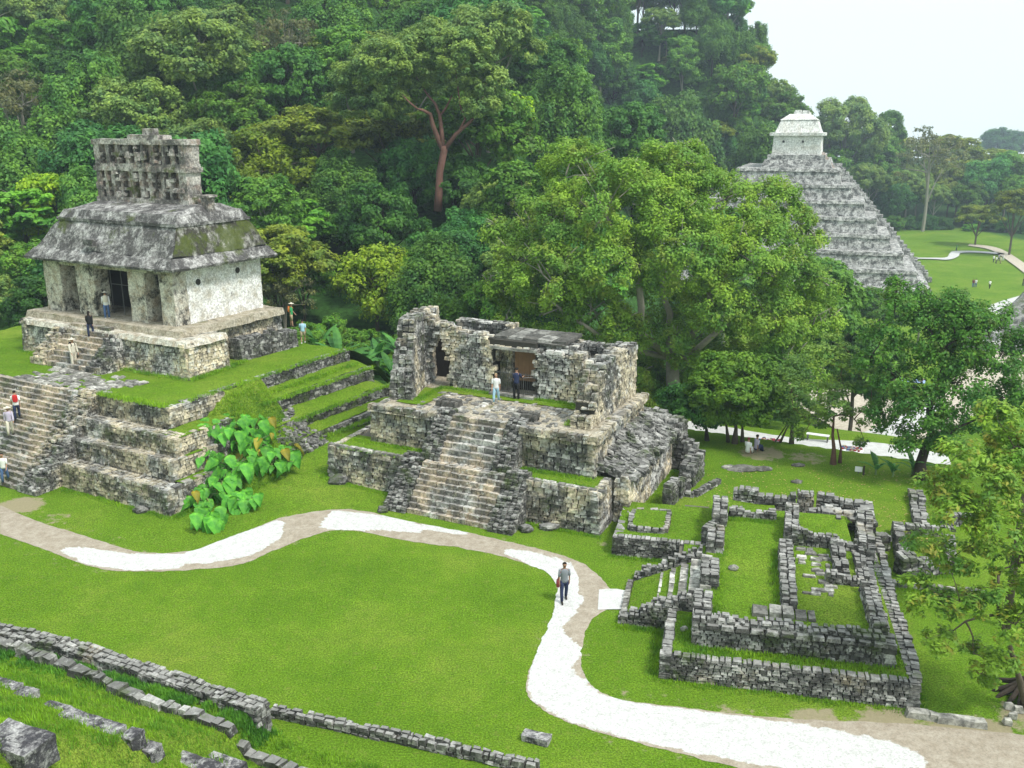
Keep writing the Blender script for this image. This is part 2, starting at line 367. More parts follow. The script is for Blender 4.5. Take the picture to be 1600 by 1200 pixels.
def steps(mb, core, fr, u0, u1, v0, v1, z0, z1, n, sl=.6):
    for i in range(n):
        za = lerp(z0, z1, i/n); zb = lerp(z0, z1, (i+1)/n); va = lerp(v0, v1, i/n); vb = lerp(v0, v1, (i+1)/n)+.16
        u = u0
        while u < u1:
            l = sl*R(.6, 1.5); ue = min(u+l, u1)
            if ue-u > .08:
                c = fr.w((u+ue)/2, (va+vb)/2+R(-.02, .02), (za+zb)/2+R(-.012, .015))
                mb.stone(c, fr.U, fr.V, UP, (ue-u)/2-.006, (vb-va)/2, (zb-za)/2, j=.1, ch=.96)
            u += l
    dz = (z1-z0)/n; dv = (v1-v0)/n
    core.hexa([fr.w(u0, v0+dv*1.1, z0-.4), fr.w(u1, v0+dv*1.1, z0-.4), fr.w(u1, v1, z0-.4), fr.w(u0, v1, z0-.4),
               fr.w(u0, v0+dv*1.1, z0), fr.w(u1, v0+dv*1.1, z0), fr.w(u1, v1+.02, z1-dz*1.2), fr.w(u0, v1+.02, z1-dz*1.2)])
def rough(mb, p, step=.35, amp=.04, sc=1.3):
    """eight-cornered solid with a weathered, displaced surface"""
    p = [Vector(q) for q in p]
    def disp(q): w = noise.noise_vector(q*sc)+noise.noise_vector(q*sc*3.3)*.4; return q+Vector(w)*amp
    for f in ((0, 3, 2, 1), (4, 5, 6, 7), (0, 1, 5, 4), (1, 2, 6, 5), (2, 3, 7, 6), (3, 0, 4, 7)):
        a, b, c, d = [p[i] for i in f]
        nu = max(1, int(max((b-a).length, (c-d).length)/step)); nv = max(1, int(max((d-a).length, (c-b).length)/step))
        mb.grid(lambda s, t: disp(a.lerp(b, s).lerp(d.lerp(c, s), t)), nu, nv)
def rbox(mb, fr, u0, u1, v0, v1, z0, z1, step=.35, amp=.04, top=None):
    if top is None: top = (u0, u1, v0, v1)
    rough(mb, [fr.w(u0, v0, z0), fr.w(u1, v0, z0), fr.w(u1, v1, z0), fr.w(u0, v1, z0), fr.w(top[0], top[2], z1), fr.w(top[1], top[2], z1), fr.w(top[1], top[3], z1), fr.w(top[0], top[3], z1)], step, amp)
def turf(fr, u0, u1, v0, v1, z, name='turf', parent=None, mat=None, amp=.04, step=.35, zf=None):
    mb = MB(); nu = max(2, int(abs(u1-u0)/step)); nv = max(2, int(abs(v1-v0)/step))
    def fn(s, t):
        u = lerp(u0, u1, s); v = lerp(v0, v1, t); q = fr.w(u, v, 0); zz = zf(u, v) if zf else z
        return q+UP*(zz+noise.noise(q*1.1)*amp+noise.noise(q*4)*amp*.4)
    mb.grid(fn, nu, nv); return mb.build(name, mat or M['turf'], parent, smooth=True)
TUFT = []     # (world position, height) of weeds along wall feet
def tufts(name, pts, mat, parent=None, blades=7, w=.012, spread=.09, **props):
    pts = np.array(pts, dtype=float).reshape(-1, 4); n = len(pts); b = np.repeat(pts, blades, axis=0); k = len(b)
    b[:, :2] += rng.normal(0, spread, (k, 2)); h = b[:, 3]*rng.uniform(.5, 1.2, k)
    th = rng.uniform(0, 2*np.pi, k); lean = rng.uniform(.1, .8, k)*h; dx = np.cos(th); dy = np.sin(th)
    V = np.zeros((k, 3, 3)); ww = w*(1+h*2)
    V[:, 0] = b[:, :3]+np.stack([-dy*ww, dx*ww, -.02+0*dx], 1); V[:, 1] = b[:, :3]+np.stack([dy*ww, -dx*ww, -.02+0*dx], 1)
    V[:, 2] = b[:, :3]+np.stack([dx*lean, dy*lean, h], 1)
    me = quads_mesh(name, V.reshape(-1, 3)-np.array(ORG.get(parent.name, Vector((0, 0, 0))) if parent else (0, 0, 0)), mat, 3)
    return link(name, me, parent, **props)
# ------------------------------------------------------------------ terrain
NA = P(0, 975, 1.2); NB = P(412, 1090, 1.2); ND = (NB-NA); ND.z = 0; NL = ND.length; ND /= NL; NN = Vector((ND.y, -ND.x, 0))  # towards camera
NF = Fr((NA.x, NA.y), math.degrees(math.atan2(ND.y, ND.x)), math.degrees(math.atan2(-NN.y, -NN.x)))   # u along wall, v away from camera
def bil(x): return x
def hgt(x, y):
    x = np.asarray(x, dtype=float); y = np.asarray(y, dtype=float); z = np.zeros(np.broadcast(x, y).shape)
    # near slope below the camera
    u = (x-NA.x)*ND.x+(y-NA.y)*ND.y; s = (x-NA.x)*NN.x+(y-NA.y)*NN.y - .35
    base = lerp(.85, .12, sstep(NL-.3, NL+.5, u))
    base = np.where(u > 21, .3, base)
    up = base*sstep(-.1, .25, s)+np.clip(s-1.0, 0, 40)*.60*sstep(.9, 2.5, s)
    edge = 1-sstep(21.5, 24, u-.25*np.clip(s, 0, 30))*.0
    up = np.where(u > 13, np.clip(up-(.25+.12*(u-13))*(s > 1), base*sstep(-.1, .25, s), 99)*1.0, up)
    z = np.where(s > -.1, np.maximum(z, np.minimum(up, 16.5)), z)
    # gentle rise between the two temples
    z = z+1.0*np.exp(-(((x+14)/6.0)**2+((y-60)/9.0)**2))+.35*np.exp(-(((x+11.5)/4.0)**2+((y-53)/5.0)**2))
    # drop to the path and the lower plaza
    q = (x-10)*.438+(y-59.3)*.899
    dr = np.where(q > 0, 1.5*sstep(0, 1.6, q)+2.0*sstep(7.0, 9.5, q)+8.5*sstep(12, 44, q), 0)
    wx = sstep(-2, 12, x)+0*y
    z = z-dr*wx
    # wooded hill behind
    hx = x-.38*(y-200)
    tu = (x-58)*TF.U.x+(y-197)*TF.U.y; tv = (x-58)*TF.V.x+(y-197)*TF.V.y
    hill = 55*np.clip((y-82)/125, 0, 1.08)**1.12*(1-sstep(25, 60, hx))
    hill = hill*(1-sstep(-66, -36, tu)*sstep(-62, -34, tv)*(1-sstep(52, 84, tv)))
    hill = np.where(y > 330, hill*np.clip(1-(y-330)/150, 0, 1), hill)
    z = z+hill
    far = 14*sstep(330, 400, y+.25*(x-130))*(1-sstep(150, 330, x))+4*sstep(330, 420, y)
    z = z+far
    return z
def hz(x, y): return float(hgt(x, y))
def axis(lo, hi, spans):
    out = [lo]; x = lo
    while x < hi:
        st = next(s for (b, s) in spans if x < b); x += st; out.append(x)
    return np.array(out)
xs = axis(-420, 900, [(-60, 12), (-34, 1.5), (34, .45), (60, 1.5), (140, 4), (1e9, 20)])
ys = axis(4, 980, [(14, 1), (66, .45), (110, 1.5), (240, 4), (500, 12), (1e9, 60)])
GX, GY = np.meshgrid(xs, ys); GZ = hgt(GX, GY)
nzv = np.array([noise.noise(Vector((x*.35, y*.35, 0))) for x, y in zip(GX.ravel(), GY.ravel())]).reshape(GX.shape)
# --- paths (world outlines taken on the plaza level)
path_px = [((0, 790), (0, 835)), ((60, 815), (60, 855)), ((140, 840), (140, 885)), ((215, 862), (215, 893)), ((290, 862), (300, 890)), ((350, 843), (375, 882)), ((400, 825), (430, 860)),
           ((450, 808), (490, 837)), ((545, 797), (545, 829)), ((640, 815), (640, 846)), ((730, 832), (730, 858)), ((800, 848), (800, 874)), ((870, 865), (852, 893)), ((922, 888), (868, 912)),
           ((955, 925), (868, 940)), ((950, 950), (862, 965)), ((925, 968), (850, 990)), ((912, 1000), (838, 1020)), ((907, 1035), (826, 1050)), ((918, 1062), (823, 1082)), ((945, 1085), (845, 1107)),
           ((1000, 1098), (885, 1128)), ((1070, 1106), (950, 1148)), ((1150, 1116), (1040, 1172)), ((1250, 1124), (1150, 1200)), ((1400, 1130), (1300, 1235)), ((1620, 1150), (1620, 1290))]
def strip(name, pairs, mat, lift, na=4, sub=12, z=0, rough_e=.09, props=None, close=False):
    mb = MB(); L = [P(*a, z) for a, b in pairs]; Rr = [P(*b, z) for a, b in pairs]; n = len(pairs)
    def cat(p, i, t):
        p0, p1, p2, p3 = p[max(i-1, 0)], p[i], p[min(i+1, n-1)], p[min(i+2, n-1)]
        return .5*((2*p1)+(-p0+p2)*t+(2*p0-5*p1+4*p2-p3)*t*t+(-p0+3*p1-3*p2+p3)*t**3)
    rows = []
    for i in range(n-1):
        for k in range(sub): rows.append((cat(L, i, k/sub), cat(Rr, i, k/sub)))
    rows.append((L[-1], Rr[-1])); b = len(mb.v)
    for i, (l, r) in enumerate(rows):
        w = (r-l).normalized()
        nf = lambda q_: noise.noise(q_*1.7)+.6*noise.noise(q_*4.5)+.4*noise.noise(q_*11)
        l = l+w*nf(l)*rough_e; r = r+w*nf(r+Vector((5, 5, 5)))*rough_e
        if close:
            k = min(i, len(rows)-1-i)/3.0
            if k < 1: c = (l+r)/2; l = c.lerp(l, k**.5); r = c.lerp(r, k**.5)
        for j in range(na+1):
            q = l.lerp(r, j/na); mb.v.append((q.x, q.y, hz(q.x, q.y)+lift-(.012 if (j in (0, na) and lift < .03) else 0)))
    for i in range(len(rows)-1):
        for j in range(na):
            a = i*(na+1)+j; mb.f.append((a, a+na+1, a+na+2, a+1))
    o = mb.build(name, mat, None, smooth=True); o['kind'] = 'structure'
    for k, v in (props or {}).items(): o[k] = v
    return o, rows
path_o, prow = strip('path', path_px, M['footpath'], .022, na=16)
pc = np.array([((l+r)/2)[:2] for l, r in prow]); pw = np.array([(l-r).length/2 for l, r in prow])
dist = np.full(GX.shape, 99.0); near = (GY < 70) & (abs(GX) < 40)
gx, gy = GX[near], GY[near]; dd = np.full(gx.shape, 99.0)
for (cx, cy), w in zip(pc, pw): dd = np.minimum(dd, np.hypot(gx-cx, gy-cy)-w)
dist[near] = dd
bare = .42*(1-sstep(.0, .9, dist))
def spot(px, py, r, k):
    global bare
    c = P(px, py); bare = np.maximum(bare, k*(1-sstep(r*.35, r, np.hypot(GX-c.x, (GY-c.y)))))
for a in [(30, 790, 2.0, .9), (90, 808, 1.2, .62), (1150, 1118, 1.2, .6), (1280, 1128, 1.5, .75), (1400, 1140, 2.0, .9), (1530, 1160, 2.4, .95), (990, 1095, .8, .5), (920, 1000, .7, .5), (1165, 732, 1.0, .7), (1245, 752, .5, .6),
          (940, 850, .8, .55), (1190, 708, 2.4, .75), (1260, 715, 2.2, .6), (1440, 750, 1.2, .7), (560, 705, 1.2, .5), (1080, 790, 1.0, .45), (1600, 1120, 1.6, .7), (520, 740, 1.5, .45)]: spot(*a)
for i in range(60): spot(lerp(150, 800, i/59), lerp(985, 1078, i/59)+6*math.sin(i*.3), .7, .30)
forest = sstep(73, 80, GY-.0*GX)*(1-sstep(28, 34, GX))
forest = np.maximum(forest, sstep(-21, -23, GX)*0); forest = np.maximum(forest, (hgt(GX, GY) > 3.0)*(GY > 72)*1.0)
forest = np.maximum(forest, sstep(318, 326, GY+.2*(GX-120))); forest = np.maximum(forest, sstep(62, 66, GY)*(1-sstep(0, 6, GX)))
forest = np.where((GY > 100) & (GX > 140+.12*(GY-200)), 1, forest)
flat = (abs(GZ) < .02) & (GY < 60)
GZ2 = GZ+nzv*np.where(flat, .015, .05)*(dist > .3)
gm = bpy.data.meshes.new('ground'); ny, nx = GX.shape
idx = np.arange(nx*ny).reshape(ny, nx)
fq = np.stack([idx[:-1, :-1], idx[:-1, 1:], idx[1:, 1:], idx[1:, :-1]], -1).reshape(-1, 4)
gm.vertices.add(nx*ny); gm.vertices.foreach_set('co', np.stack([GX, GY, GZ2], -1).astype(np.float32).ravel())
gm.loops.add(fq.size); gm.loops.foreach_set('vertex_index', fq.ravel().astype(np.int32)); gm.polygons.add(len(fq))
gm.polygons.foreach_set('loop_start', np.arange(len(fq), dtype=np.int32)*4); gm.polygons.foreach_set('loop_total', np.full(len(fq), 4, dtype=np.int32))
gm.materials.append(M['ground']); gm.update(calc_edges=True); gm.polygons.foreach_set('use_smooth', [True]*len(fq))
for nm, arr in (('bare', bare), ('forest', forest)):
    a = gm.attributes.new(nm, 'FLOAT', 'POINT'); a.data.foreach_set('value', arr.astype(np.float32).ravel())
link('ground', gm, kind='structure')
WL = [[((88, 857), (88, 860)), ((130, 855), (140, 884)), ((200, 866), (205, 892)), ((278, 866), (285, 889)), ((285, 872), (290, 876))],  # outlines of the brightly lit path areas, painted white below
      [((275, 872), (278, 880)), ((310, 855), (318, 882)), ((380, 832), (395, 868)), ((440, 812), (440, 842)), ((445, 815), (442, 830))],
      [((498, 822), (498, 824)), ((520, 799), (515, 829)), ((600, 806), (600, 829)), ((650, 816), (652, 833)), ((664, 828), (662, 833))],
      [((658, 820), (656, 824)), ((695, 820), (692, 832)), ((728, 826), (724, 837)), ((733, 834), (731, 837))],
      [((790, 856), (788, 866)), ((840, 865), (830, 884)), ((893, 880), (866, 906)), ((905, 905), (868, 930)), ((902, 925), (866, 945)), ((915, 938), (856, 968)), ((905, 950), (848, 992)), ((875, 985), (838, 1018)),
       ((915, 1018), (828, 1046)), ((890, 1045), (826, 1062)), ((905, 1058), (824, 1082)), ((940, 1085), (846, 1106)), ((1000, 1100), (890, 1128)), ((1080, 1110), (960, 1150)), ((1180, 1122), (1090, 1178)), ((1290, 1138), (1240, 1205)), ((1390, 1160), (1380, 1205)), ((1450, 1180), (1445, 1203))]]
def inpoly(x, y, poly):
    c = False; j = len(poly)-1
    for i in range(len(poly)):
        if (poly[i][1] > y) != (poly[j][1] > y) and x < (poly[j][0]-poly[i][0])*(y-poly[i][1])/(poly[j][1]-poly[i][1]+1e-9)+poly[i][0]: c = not c
        j = i
    return c
WP = [[tuple(P(*a)[:2]) for a, b in w]+[tuple(P(*b)[:2]) for a, b in reversed(w)] for w in WL]
me_ = path_o.data; at_ = me_.attributes.new('lime', 'FLOAT', 'POINT'); va_ = []  # mask of the lit areas that the footpath colour paints white
for v_ in me_.vertices:
    q_ = v_.co; n_ = 0
    for ox, oy in ((0, 0), (.3, 0), (-.3, 0), (0, .3), (0, -.3)): n_ += any(inpoly(q_.x+ox, q_.y+oy, pl) for pl in WP)
    va_.append(n_/5)
at_.data.foreach_set('value', va_)
strip('side_path', [((936, 922), (934, 953)), ((955, 921), (955, 953)), ((982, 924), (976, 953))], M['lime'], .034, na=2, sub=3, rough_e=.05)
strip('back_path', [((1040, 655), (1040, 690)), ((1100, 662), (1100, 693)), ((1180, 676), (1180, 704)), ((1260, 687), (1270, 713)), ((1340, 690), (1350, 712)), ((1420, 700), (1430, 722)), ((1480, 712), (1490, 735))], M['lime'], .06, na=6, sub=6, z=-1.5)
strip('plaza_path', [((1240, 520), (1230, 560)), ((1300, 540), (1290, 590)), ((1380, 560), (1350, 620)), ((1450, 560), (1430, 620)), ((1520, 520), (1520, 590)), ((1610, 470), (1620, 540))], M['path'], .15, na=10, sub=8, z=-7)
strip('slope_path', [((1330, 600), (1330, 640)), ((1370, 590), (1375, 625)), ((1420, 570), (1425, 600)), ((1470, 540), (1480, 575))], M['lime'], .25, na=8, sub=8, z=-6)
strip('lawn_path', [((1410, 404), (1410, 405.2)), ((1455, 404), (1455, 406)), ((1478, 403.5), (1482, 407)), ((1484, 397), (1497, 402)), ((1492, 393.5), (1502, 396.5)), ((1530, 393.5), (1527, 396)), ((1570, 397), (1566, 399))], M['lime'], .25, z=-12)
strip('forest_road', [((1515, 382), (1512, 385)), ((1560, 389), (1548, 392)), ((1600, 412), (1582, 414)), ((1640, 440), (1615, 440))], M['path'], .25, z=-12)
strip('stone_walk', [((1680, 440), (1690, 460)), ((1600, 462), (1610, 478)), ((1560, 474), (1575, 492)), ((1520, 490), (1540, 512))], M['lime'], .25, z=-12)
def nearslope_points(n):
    pts = []
    while len(pts) < n:
        u = R(-2, 26); s = R(.2, 16)**1; p = NA+ND*u+NN*s; z = hz(p.x, p.y)
        pts.append((p.x, p.y, z, R(.05, .16)*(1.5 if noise.noise(Vector((p.x, p.y, 3))) > .1 else .8)))
    return pts
# ------------------------------------------------------------------ lower right ruin
def empty_at(fr, u, v, z=0): return tuple(fr.w(u, v, z))
xv = thing('ruined_building', 'low roofless grey ruin with room walls and a short stair, right of the footpath', 'ruin', empty_at(YF, -4, 6))
mb, co = MB(), MB(); k = dict(sl=.24, sh=.105, t=.38)
face(mb, co, YF, (-8.7, 0), (0, 0), -.1, .98, **k); face(mb, co, YF, (.12, 0), (.12, 12.6), -.1, .95, **k); face(mb, co, YF, (-8.7, 3.6), (-8.7, 0), -.1, .98, **k)
co.box(YF, -8.5, -.05, .2, 14.6, -.2, .8)
mb.build('retaining_wall', M['xv'], xv); co.build('fill', M['mortar'], xv)
turf(YF, -8.3, -.2, .38, 14.2, .9, 'turf_terrace', xv)
mb, co = MB(), MB()
wall(mb, co, YF, (-7.65, 1.35), (-1.0, 1.35), .7, .85, lambda s: 2.02+.05*math.sin(s*17), sl=.24, sh=.12, tn=.3, bat=.05)
for i in range(12): mb.stone(YF.w(-6.9+i*.52, 1.02, 1.78), YF.U, YF.V, UP, .24, .16, .07)
wall(mb, co, YF, (-7.3, 1.7), (-7.3, 3.15), .7, .85, 2.12, sl=.26, sh=.14, tn=.3)
wall(mb, co, YF, (-1.1, 1.7), (-1.1, 5.4), .55, .85, lambda s: 2.1+.06*math.sin(s*20), sl=.24, sh=.12, tn=.28)
wall(mb, co, YF, (-.8, 1.05), (-.8, 2.0), .45, .85, 1.75)
mb.build('front_room_wall', M['xv'], xv); co.build('wall_core', M['core'], xv)
mb, co = MB(), MB()
wall(mb, co, YF, (-7.1, 4.3), (-7.1, 6.0), .75, .85, 2.15, sl=.28, sh=.15, tn=.34)
wall(mb, co, YF, (-6.95, 7.7), (-6.95, 9.3), .75, .85, 2.15, sl=.28, sh=.15, tn=.34)
wall(mb, co, YF, (-6.8, 10.6), (-6.8, 12.4), .7, .85, lambda s: 2.1+.25*s, sl=.28, sh=.15, tn=.34)
wall(mb, co, YF, (-7.4, 9.9), (-6.9, 11), .5, .5, 1.7, sl=.28, sh=.15, tn=.34)
wall(mb, co, YF, (-6.4, 12.0), (-4.2, 12.0), .55, 1.2, lambda s: 1.85+.12*math.sin(s*9), sl=.3, sh=.14, tn=.34)
mb.build('side_pier', M['xv'], xv); co.build('wall_core', M['core'], xv)
mb, co = MB(), MB()
wall(mb, co, YF, (-4.12, 3.1), (-4.0, 8.5), .62, 1.2, lambda s: 2.05+.08*math.sin(s*14), sl=.26, sh=.13, tn=.28)
wall(mb, co, YF, (-3.75, 9.1), (-3.55, 12.0), .6, 1.2, lambda s: 2.35+.1*math.sin(s*9), sl=.26, sh=.13, tn=.28)
mb.build('spine_wall', M['xv'], xv); co.build('wall_core', M['core'], xv)
mb, co = MB(), MB()
wall(mb, co, YF, (-3.9, 9.35), (-1.0, 9.15), .5, 1.2, lambda s: 2.45-.55*s+.06*math.sin(s*14), sl=.24, sh=.12, tn=.28)
wall(mb, co, YF, (-1.9, 6.3), (-1.85, 9.2), .6, 1.2, lambda s: 2.0+.08*math.sin(s*14), sl=.26, sh=.13, tn=.28)
wall(mb, co, YF, (-2.6, 5.9), (-1.0, 5.9), .55, 1.2, lambda s: 2.05-.2*s, sl=.24, sh=.12, tn=.3)
wall(mb, co, YF, (-1.1, 6.1), (-1.0, 9.0), .5, 1.2, lambda s: 1.85+.05*math.sin(s*14), sl=.28, sh=.13, tn=.28)
wall(mb, co, YF, (-.55, 9.4), (-.2, 13.2), .75, .85, lambda s: 1.75+.1*math.sin(s*9), sl=.3, sh=.14, tn=.34)
mb.build('inner_room_wall', M['xv'], xv); co.build('wall_core', M['core'], xv)
mb, co = MB(), MB()
wall(mb, co, YF, (-6.2, 14.35), (-3.2, 14.2), .6, .3, lambda s: 1.95+.15*math.sin(s*7), sl=.32, sh=.14)
wall(mb, co, YF, (-3.1, 14.9), (-2.3, 14.9), .6, .3, 1.9, sl=.3, sh=.14, tn=.34)
wall(mb, co, YF, (-2.2, 14.9), (.2, 14.6), .55, .3, lambda s: 1.9-.2*s, sl=.34, sh=.13)
wall(mb, co, YF, (-2.3, 13.3), (.1, 13.2), .6, .3, lambda s: 1.7, sl=.5, sh=.16)
wall(mb, co, YF, (-.1, 12.2), (.15, 15.0), .7, .3, lambda s: 1.65, sl=.5, sh=.16)
for i in range(26): mb.stone(YF.w(R(-2.6, .2), R(12.5, 13.9), R(1.35, 1.6)), YF.U, YF.V, UP, R(.12, .4), R(.1, .25), R(.06, .12))
mb.build('back_wall', M['xv'], xv); co.build('wall_core', M['core'], xv)
mb = MB()
for a, b, z in (((-.75, 1.7), (-.35, 11.5), 1.12), ((.0, .3), (.3, 12.8), .98)):
    n_ = 42
    for i in range(n_):
        s = (i+.5)/n_; u, v = lerp(a[0], b[0], s)+.05*math.sin(s*9), lerp(a[1], b[1], s)
        mb.stone(YF.w(u+R(-.03, .03), v, z-.05+R(-.02, .03)), YF.U, YF.V, UP, R(.13, .2), .12, .1)
mb.build('stone_kerb', M['xv'], xv)
def zin(u, v): return 1.52+.06*math.sin(u*2+v)+(-.1 if u < -6.9 else 0)
turf(YF, -7.3, -4.2, 1.6, 14.1, 1.5, 'turf_floor', xv, zf=lambda u, v: 1.5+.1*math.sin(v*.8)*math.sin(u)); turf(YF, -4.3, -1.1, 1.6, 12.9, 1.6, 'turf_floor', xv)
turf(YF, -1.3, -.3, 2.0, 9.5, 1.05, 'turf_floor', xv)
mb, co = MB(), MB()
for v, sgn in ((3.8, 1), (7.6, 1)):
    wall(mb, co, YF, (-10.6+(.25 if v > 5 else 0), v), (-7.45, v), .72, -.1, lambda s: .16+1.6*s**.9, sl=.26, sh=.13, tn=.24)
mb.build('balustrade', M['xv'], xv); co.build('wall_core', M['core'], xv)
for i in range(6):
    mb = MB(); u = -9.35+i*.42; z = .35+i*.26
    v = 4.2
    while v < 7.1:
        l = R(.35, .8); ve = min(v+l, 7.15); mb.stone(YF.w(u, (v+ve)/2, z-.12), YF.U, YF.V, UP, .24, (ve-v)/2-.01, .16, j=.1, ch=.95); v += l
    mb.build('step', M['slab'], xv)
mb = MB()
for i in range(11): mb.stone(YF.w(-10.45+R(-.03, .03), 4.0+i*.31, .06), YF.U, YF.V, UP, .13, .14, .1)
mb.build('stair_kerb', M['slab'], xv)
mb = MB(); mb.add([YF.w(-10.3, 4.1, .05), YF.w(-10.3, 7.3, .05), YF.w(-7.4, 7.3, 1.45), YF.w(-7.4, 4.1, 1.45)], [(3, 2, 1, 0)]); mb.build('stair_turf', M['turf'], xv)
for u0, u1, m_ in ((-5.5, -4.9, 'block'), (-4.88, -4.42, 'slab'), (-4.4, -3.96, 'slab'), (-3.92, -3.5, 'block'), (-3.48, -3.2, 'block')):
    mb = MB(); hh = .22 if m_ == 'slab' else .12
    mb.stone(YF.w((u0+u1)/2, 2.75, 1.55+hh/2), YF.U, YF.V, UP, (u1-u0)/2, .36, hh/2+.04, j=.1, ch=.93); mb.build('flat_slab', M[m_], xv)
mb = MB()
for i in range(34): mb.stone(YF.w(R(-3.4, -2.3), R(4.6, 8.8), 1.63), YF.U, YF.V, UP, R(.08, .3), R(.06, .16), .05)
mb.build('paving', M['slab'], xv)
# low platform joining it on the left
w2 = thing('low_platform', 'low grassy stone platform between the central temple and the roofless ruin', 'ruin', empty_at(YF, -10, 11))
mb, co = MB(), MB()
face(mb, co, YF, (-11.6, 9.7), (-7.3, 9.6), -.1, .95, **k); face(mb, co, YF, (-11.6, 14.2), (-11.6, 9.7), -.1, .9, sl=.5, sh=.3)
co.box(YF, -11.5, -7.2, 9.8, 14, -.2, .8); mb.build('retaining_wall', M['xv'], w2); co.build('fill', M['mortar'], w2)
turf(YF, -11.5, -7.0, 9.95, 14.2, .9, 'turf_top', w2)
mb, co = MB(), MB()
for a, b in (((-10.9, 10.7), (-9.2, 10.7)), ((-9.2, 10.7), (-9.2, 13.0)), ((-9.3, 13.0), (-10.8, 12.9)), ((-10.9, 10.7), (-10.9, 12.9))): wall(mb, co, YF, a, b, .28, .85, 1.13, sl=.34, sh=.16)
mb.build('raised_border', M['xv'], w2); turf(YF, -10.8, -9.3, 10.8, 12.9, 1.1, 'turf_top', w2)
rw = thing('rubble_wall', 'broken upright stub of stone wall standing on the lawn beside the temple base', 'wall', empty_at(XF, 2, 7))
mb, co = MB(), MB()
wall(mb, co, XF, (2.1, 4.9), (2.25, 6.2), .5, .0, 1.25, sl=.3, sh=.16); wall(mb, co, XF, (2.3, 6.4), (2.5, 7.9), .5, .0, 1.0, sl=.3, sh=.16)
wall(mb, co, XF, (2.3, 8.3), (2.45, 10.4), .9, .0, lambda s: 1.25+.3*s, sl=.3, sh=.18)
wall(mb, co, XF, (3.1, 7.0), (3.9, 9.6), .35, .0, .3, sl=.3, sh=.15); wall(mb, co, XF, (2.5, 6.9), (3.1, 7.0), .35, .0, .3, sl=.3, sh=.15)
mb.build('stones', M['dark'], rw); co.build('core', M['core'], rw)
we = thing('ruined_enclosure', 'three-sided low stone enclosure on the lawn behind the leafy branches at right', 'ruin', empty_at(YF, 2.2, 12))
mb, co = MB(), MB()
wall(mb, co, YF, (1.0, 10.5), (3.3, 11.3), .8, -.1, lambda s: .8+.15*math.sin(s*8), sl=.36); wall(mb, co, YF, (1.35, 11), (1.7, 15.1), .6, -.1, lambda s: .65+.1*math.sin(s*10), sl=.36)
wall(mb, co, YF, (1.5, 15.2), (4.4, 15.4), .4, -.1, .5, sl=.34); wall(mb, co, YF, (3.4, 11.4), (3.9, 14.2), .5, -.1, lambda s: .5+.1*math.sin(s*10), sl=.36)
wall(mb, co, YF, (.55, 9.35), (4.4, 9.25), .36, -.1, .22, sl=.32); wall(mb, co, YF, (.3, 12.9), (1.0, 13.2), .6, -.1, .75, sl=.3)
mb.build('stones', M['dark'], we); co.build('core', M['core'], we)
wn_ = thing('rubble_wall', 'low run of bleached rubble wall leading away from the dark leaning tree trunk', 'wall', empty_at(YF, 3.3, 18))
mb, co = MB(), MB(); wall(mb, co, YF, (3.0, 16.1), (3.55, 20.9), .8, -.1, lambda s: .35+.1*math.sin(s*11), sl=.34); wall(mb, co, YF, (4.0, 16.8), (5.5, 17.0), .5, -.1, .6, sl=.34)
mb.build('stones', M['xv'], wn_); co.build('core', M['core'], wn_)
for i, (px, w, lab) in enumerate([(1457, .42, 'largest pale kerb block, touching the corner of the ruin'), (1481, .17, 'small pale kerb block second from the ruin corner'), (1498, .26, 'square pale kerb block in the middle of the short row'), (1527, .42, 'long pale kerb block second from the right end of the row'), (1553, .22, 'flat pale kerb block at the right end of the short row')]):
    mb = MB(); c = P(px-22, 1116+i*2.2+(px-1457)*.06, .1); mb.stone(c, YF.U, YF.V, UP, w, .17, .13, j=.25, ch=.85)
    o = mb.build('kerb_stone', M['slab'], None); o['label'] = lab; o['category'] = 'stone block'; o['group'] = 'row of pale kerb blocks beside the ruin'
# ------------------------------------------------------------------ central temple
xt = thing('small_temple', 'roofless stone temple with a central stair and boarded doorway, centre of the view', 'temple', empty_at(XF, -8, 5))
mb, co = MB(), MB(); k = dict(sl=.4, sh=.2, bat=.07)
face(mb, co, XF, (-16.2, .1), (-11, .1), -.1, 2.2, **k); face(mb, co, XF, (-4.0, .0), (0.1, .0), -.1, 2.2, **k)
face(mb, co, XF, (0.1, 0), (.1, 2.3), -.1, 2.2, **k); face(mb, co, XF, (-16.2, 6), (-16.2, .1), -.1, 2.2, **k)
co.box(XF, -15.95, -.1, .35, 9.5, -.3, 2.05); mb.build('lower_terrace_wall', M['rubble'], xt)
mb = MB(); face(mb, co, XF, (.95, 2.0), (.95, 11.0), -.1, 2.45, sl=.4, sh=.2, bat=.03); face(mb, co, XF, (.1, 2.0), (.95, 2.0), -.1, 2.3, sl=.35, sh=.2, bat=.03)
co.box(XF, -.3, .8, 2.2, 11, -.3, 2.1); mb.build('lower_side_wall', M['cream'], xt)
co.build('terrace_fill', M['mortar'], xt)
turf(XF, -15.9, -9.8, .35, 2.6, 2.12, 'terrace_turf', xt); turf(XF, -5.6, -.1, .35, 2.6, 2.12, 'terrace_turf', xt)
mb = MB()
for u in np.arange(-15.9, -11.2, .42): mb.stone(XF.w(u+R(-.05, .05), .4, 2.2), XF.U, XF.V, UP, .2, .14, .06)
mb.build('terrace_coping', M['slab'], xt); mb = MB()
for u in np.arange(-3.8, 0, .42): mb.stone(XF.w(u+R(-.05, .05), .4, 2.2), XF.U, XF.V, UP, .2, .14, .06)
mb.build('terrace_coping', M['slab'], xt)
mb, co = MB(), MB()
face(mb, co, XF, (-14.4, 1.9), (-10.0, 1.9), 2.0, 4.25, **k); face(mb, co, XF, (-5.2, 1.9), (-.9, 1.9), 2.0, 4.25, **k)
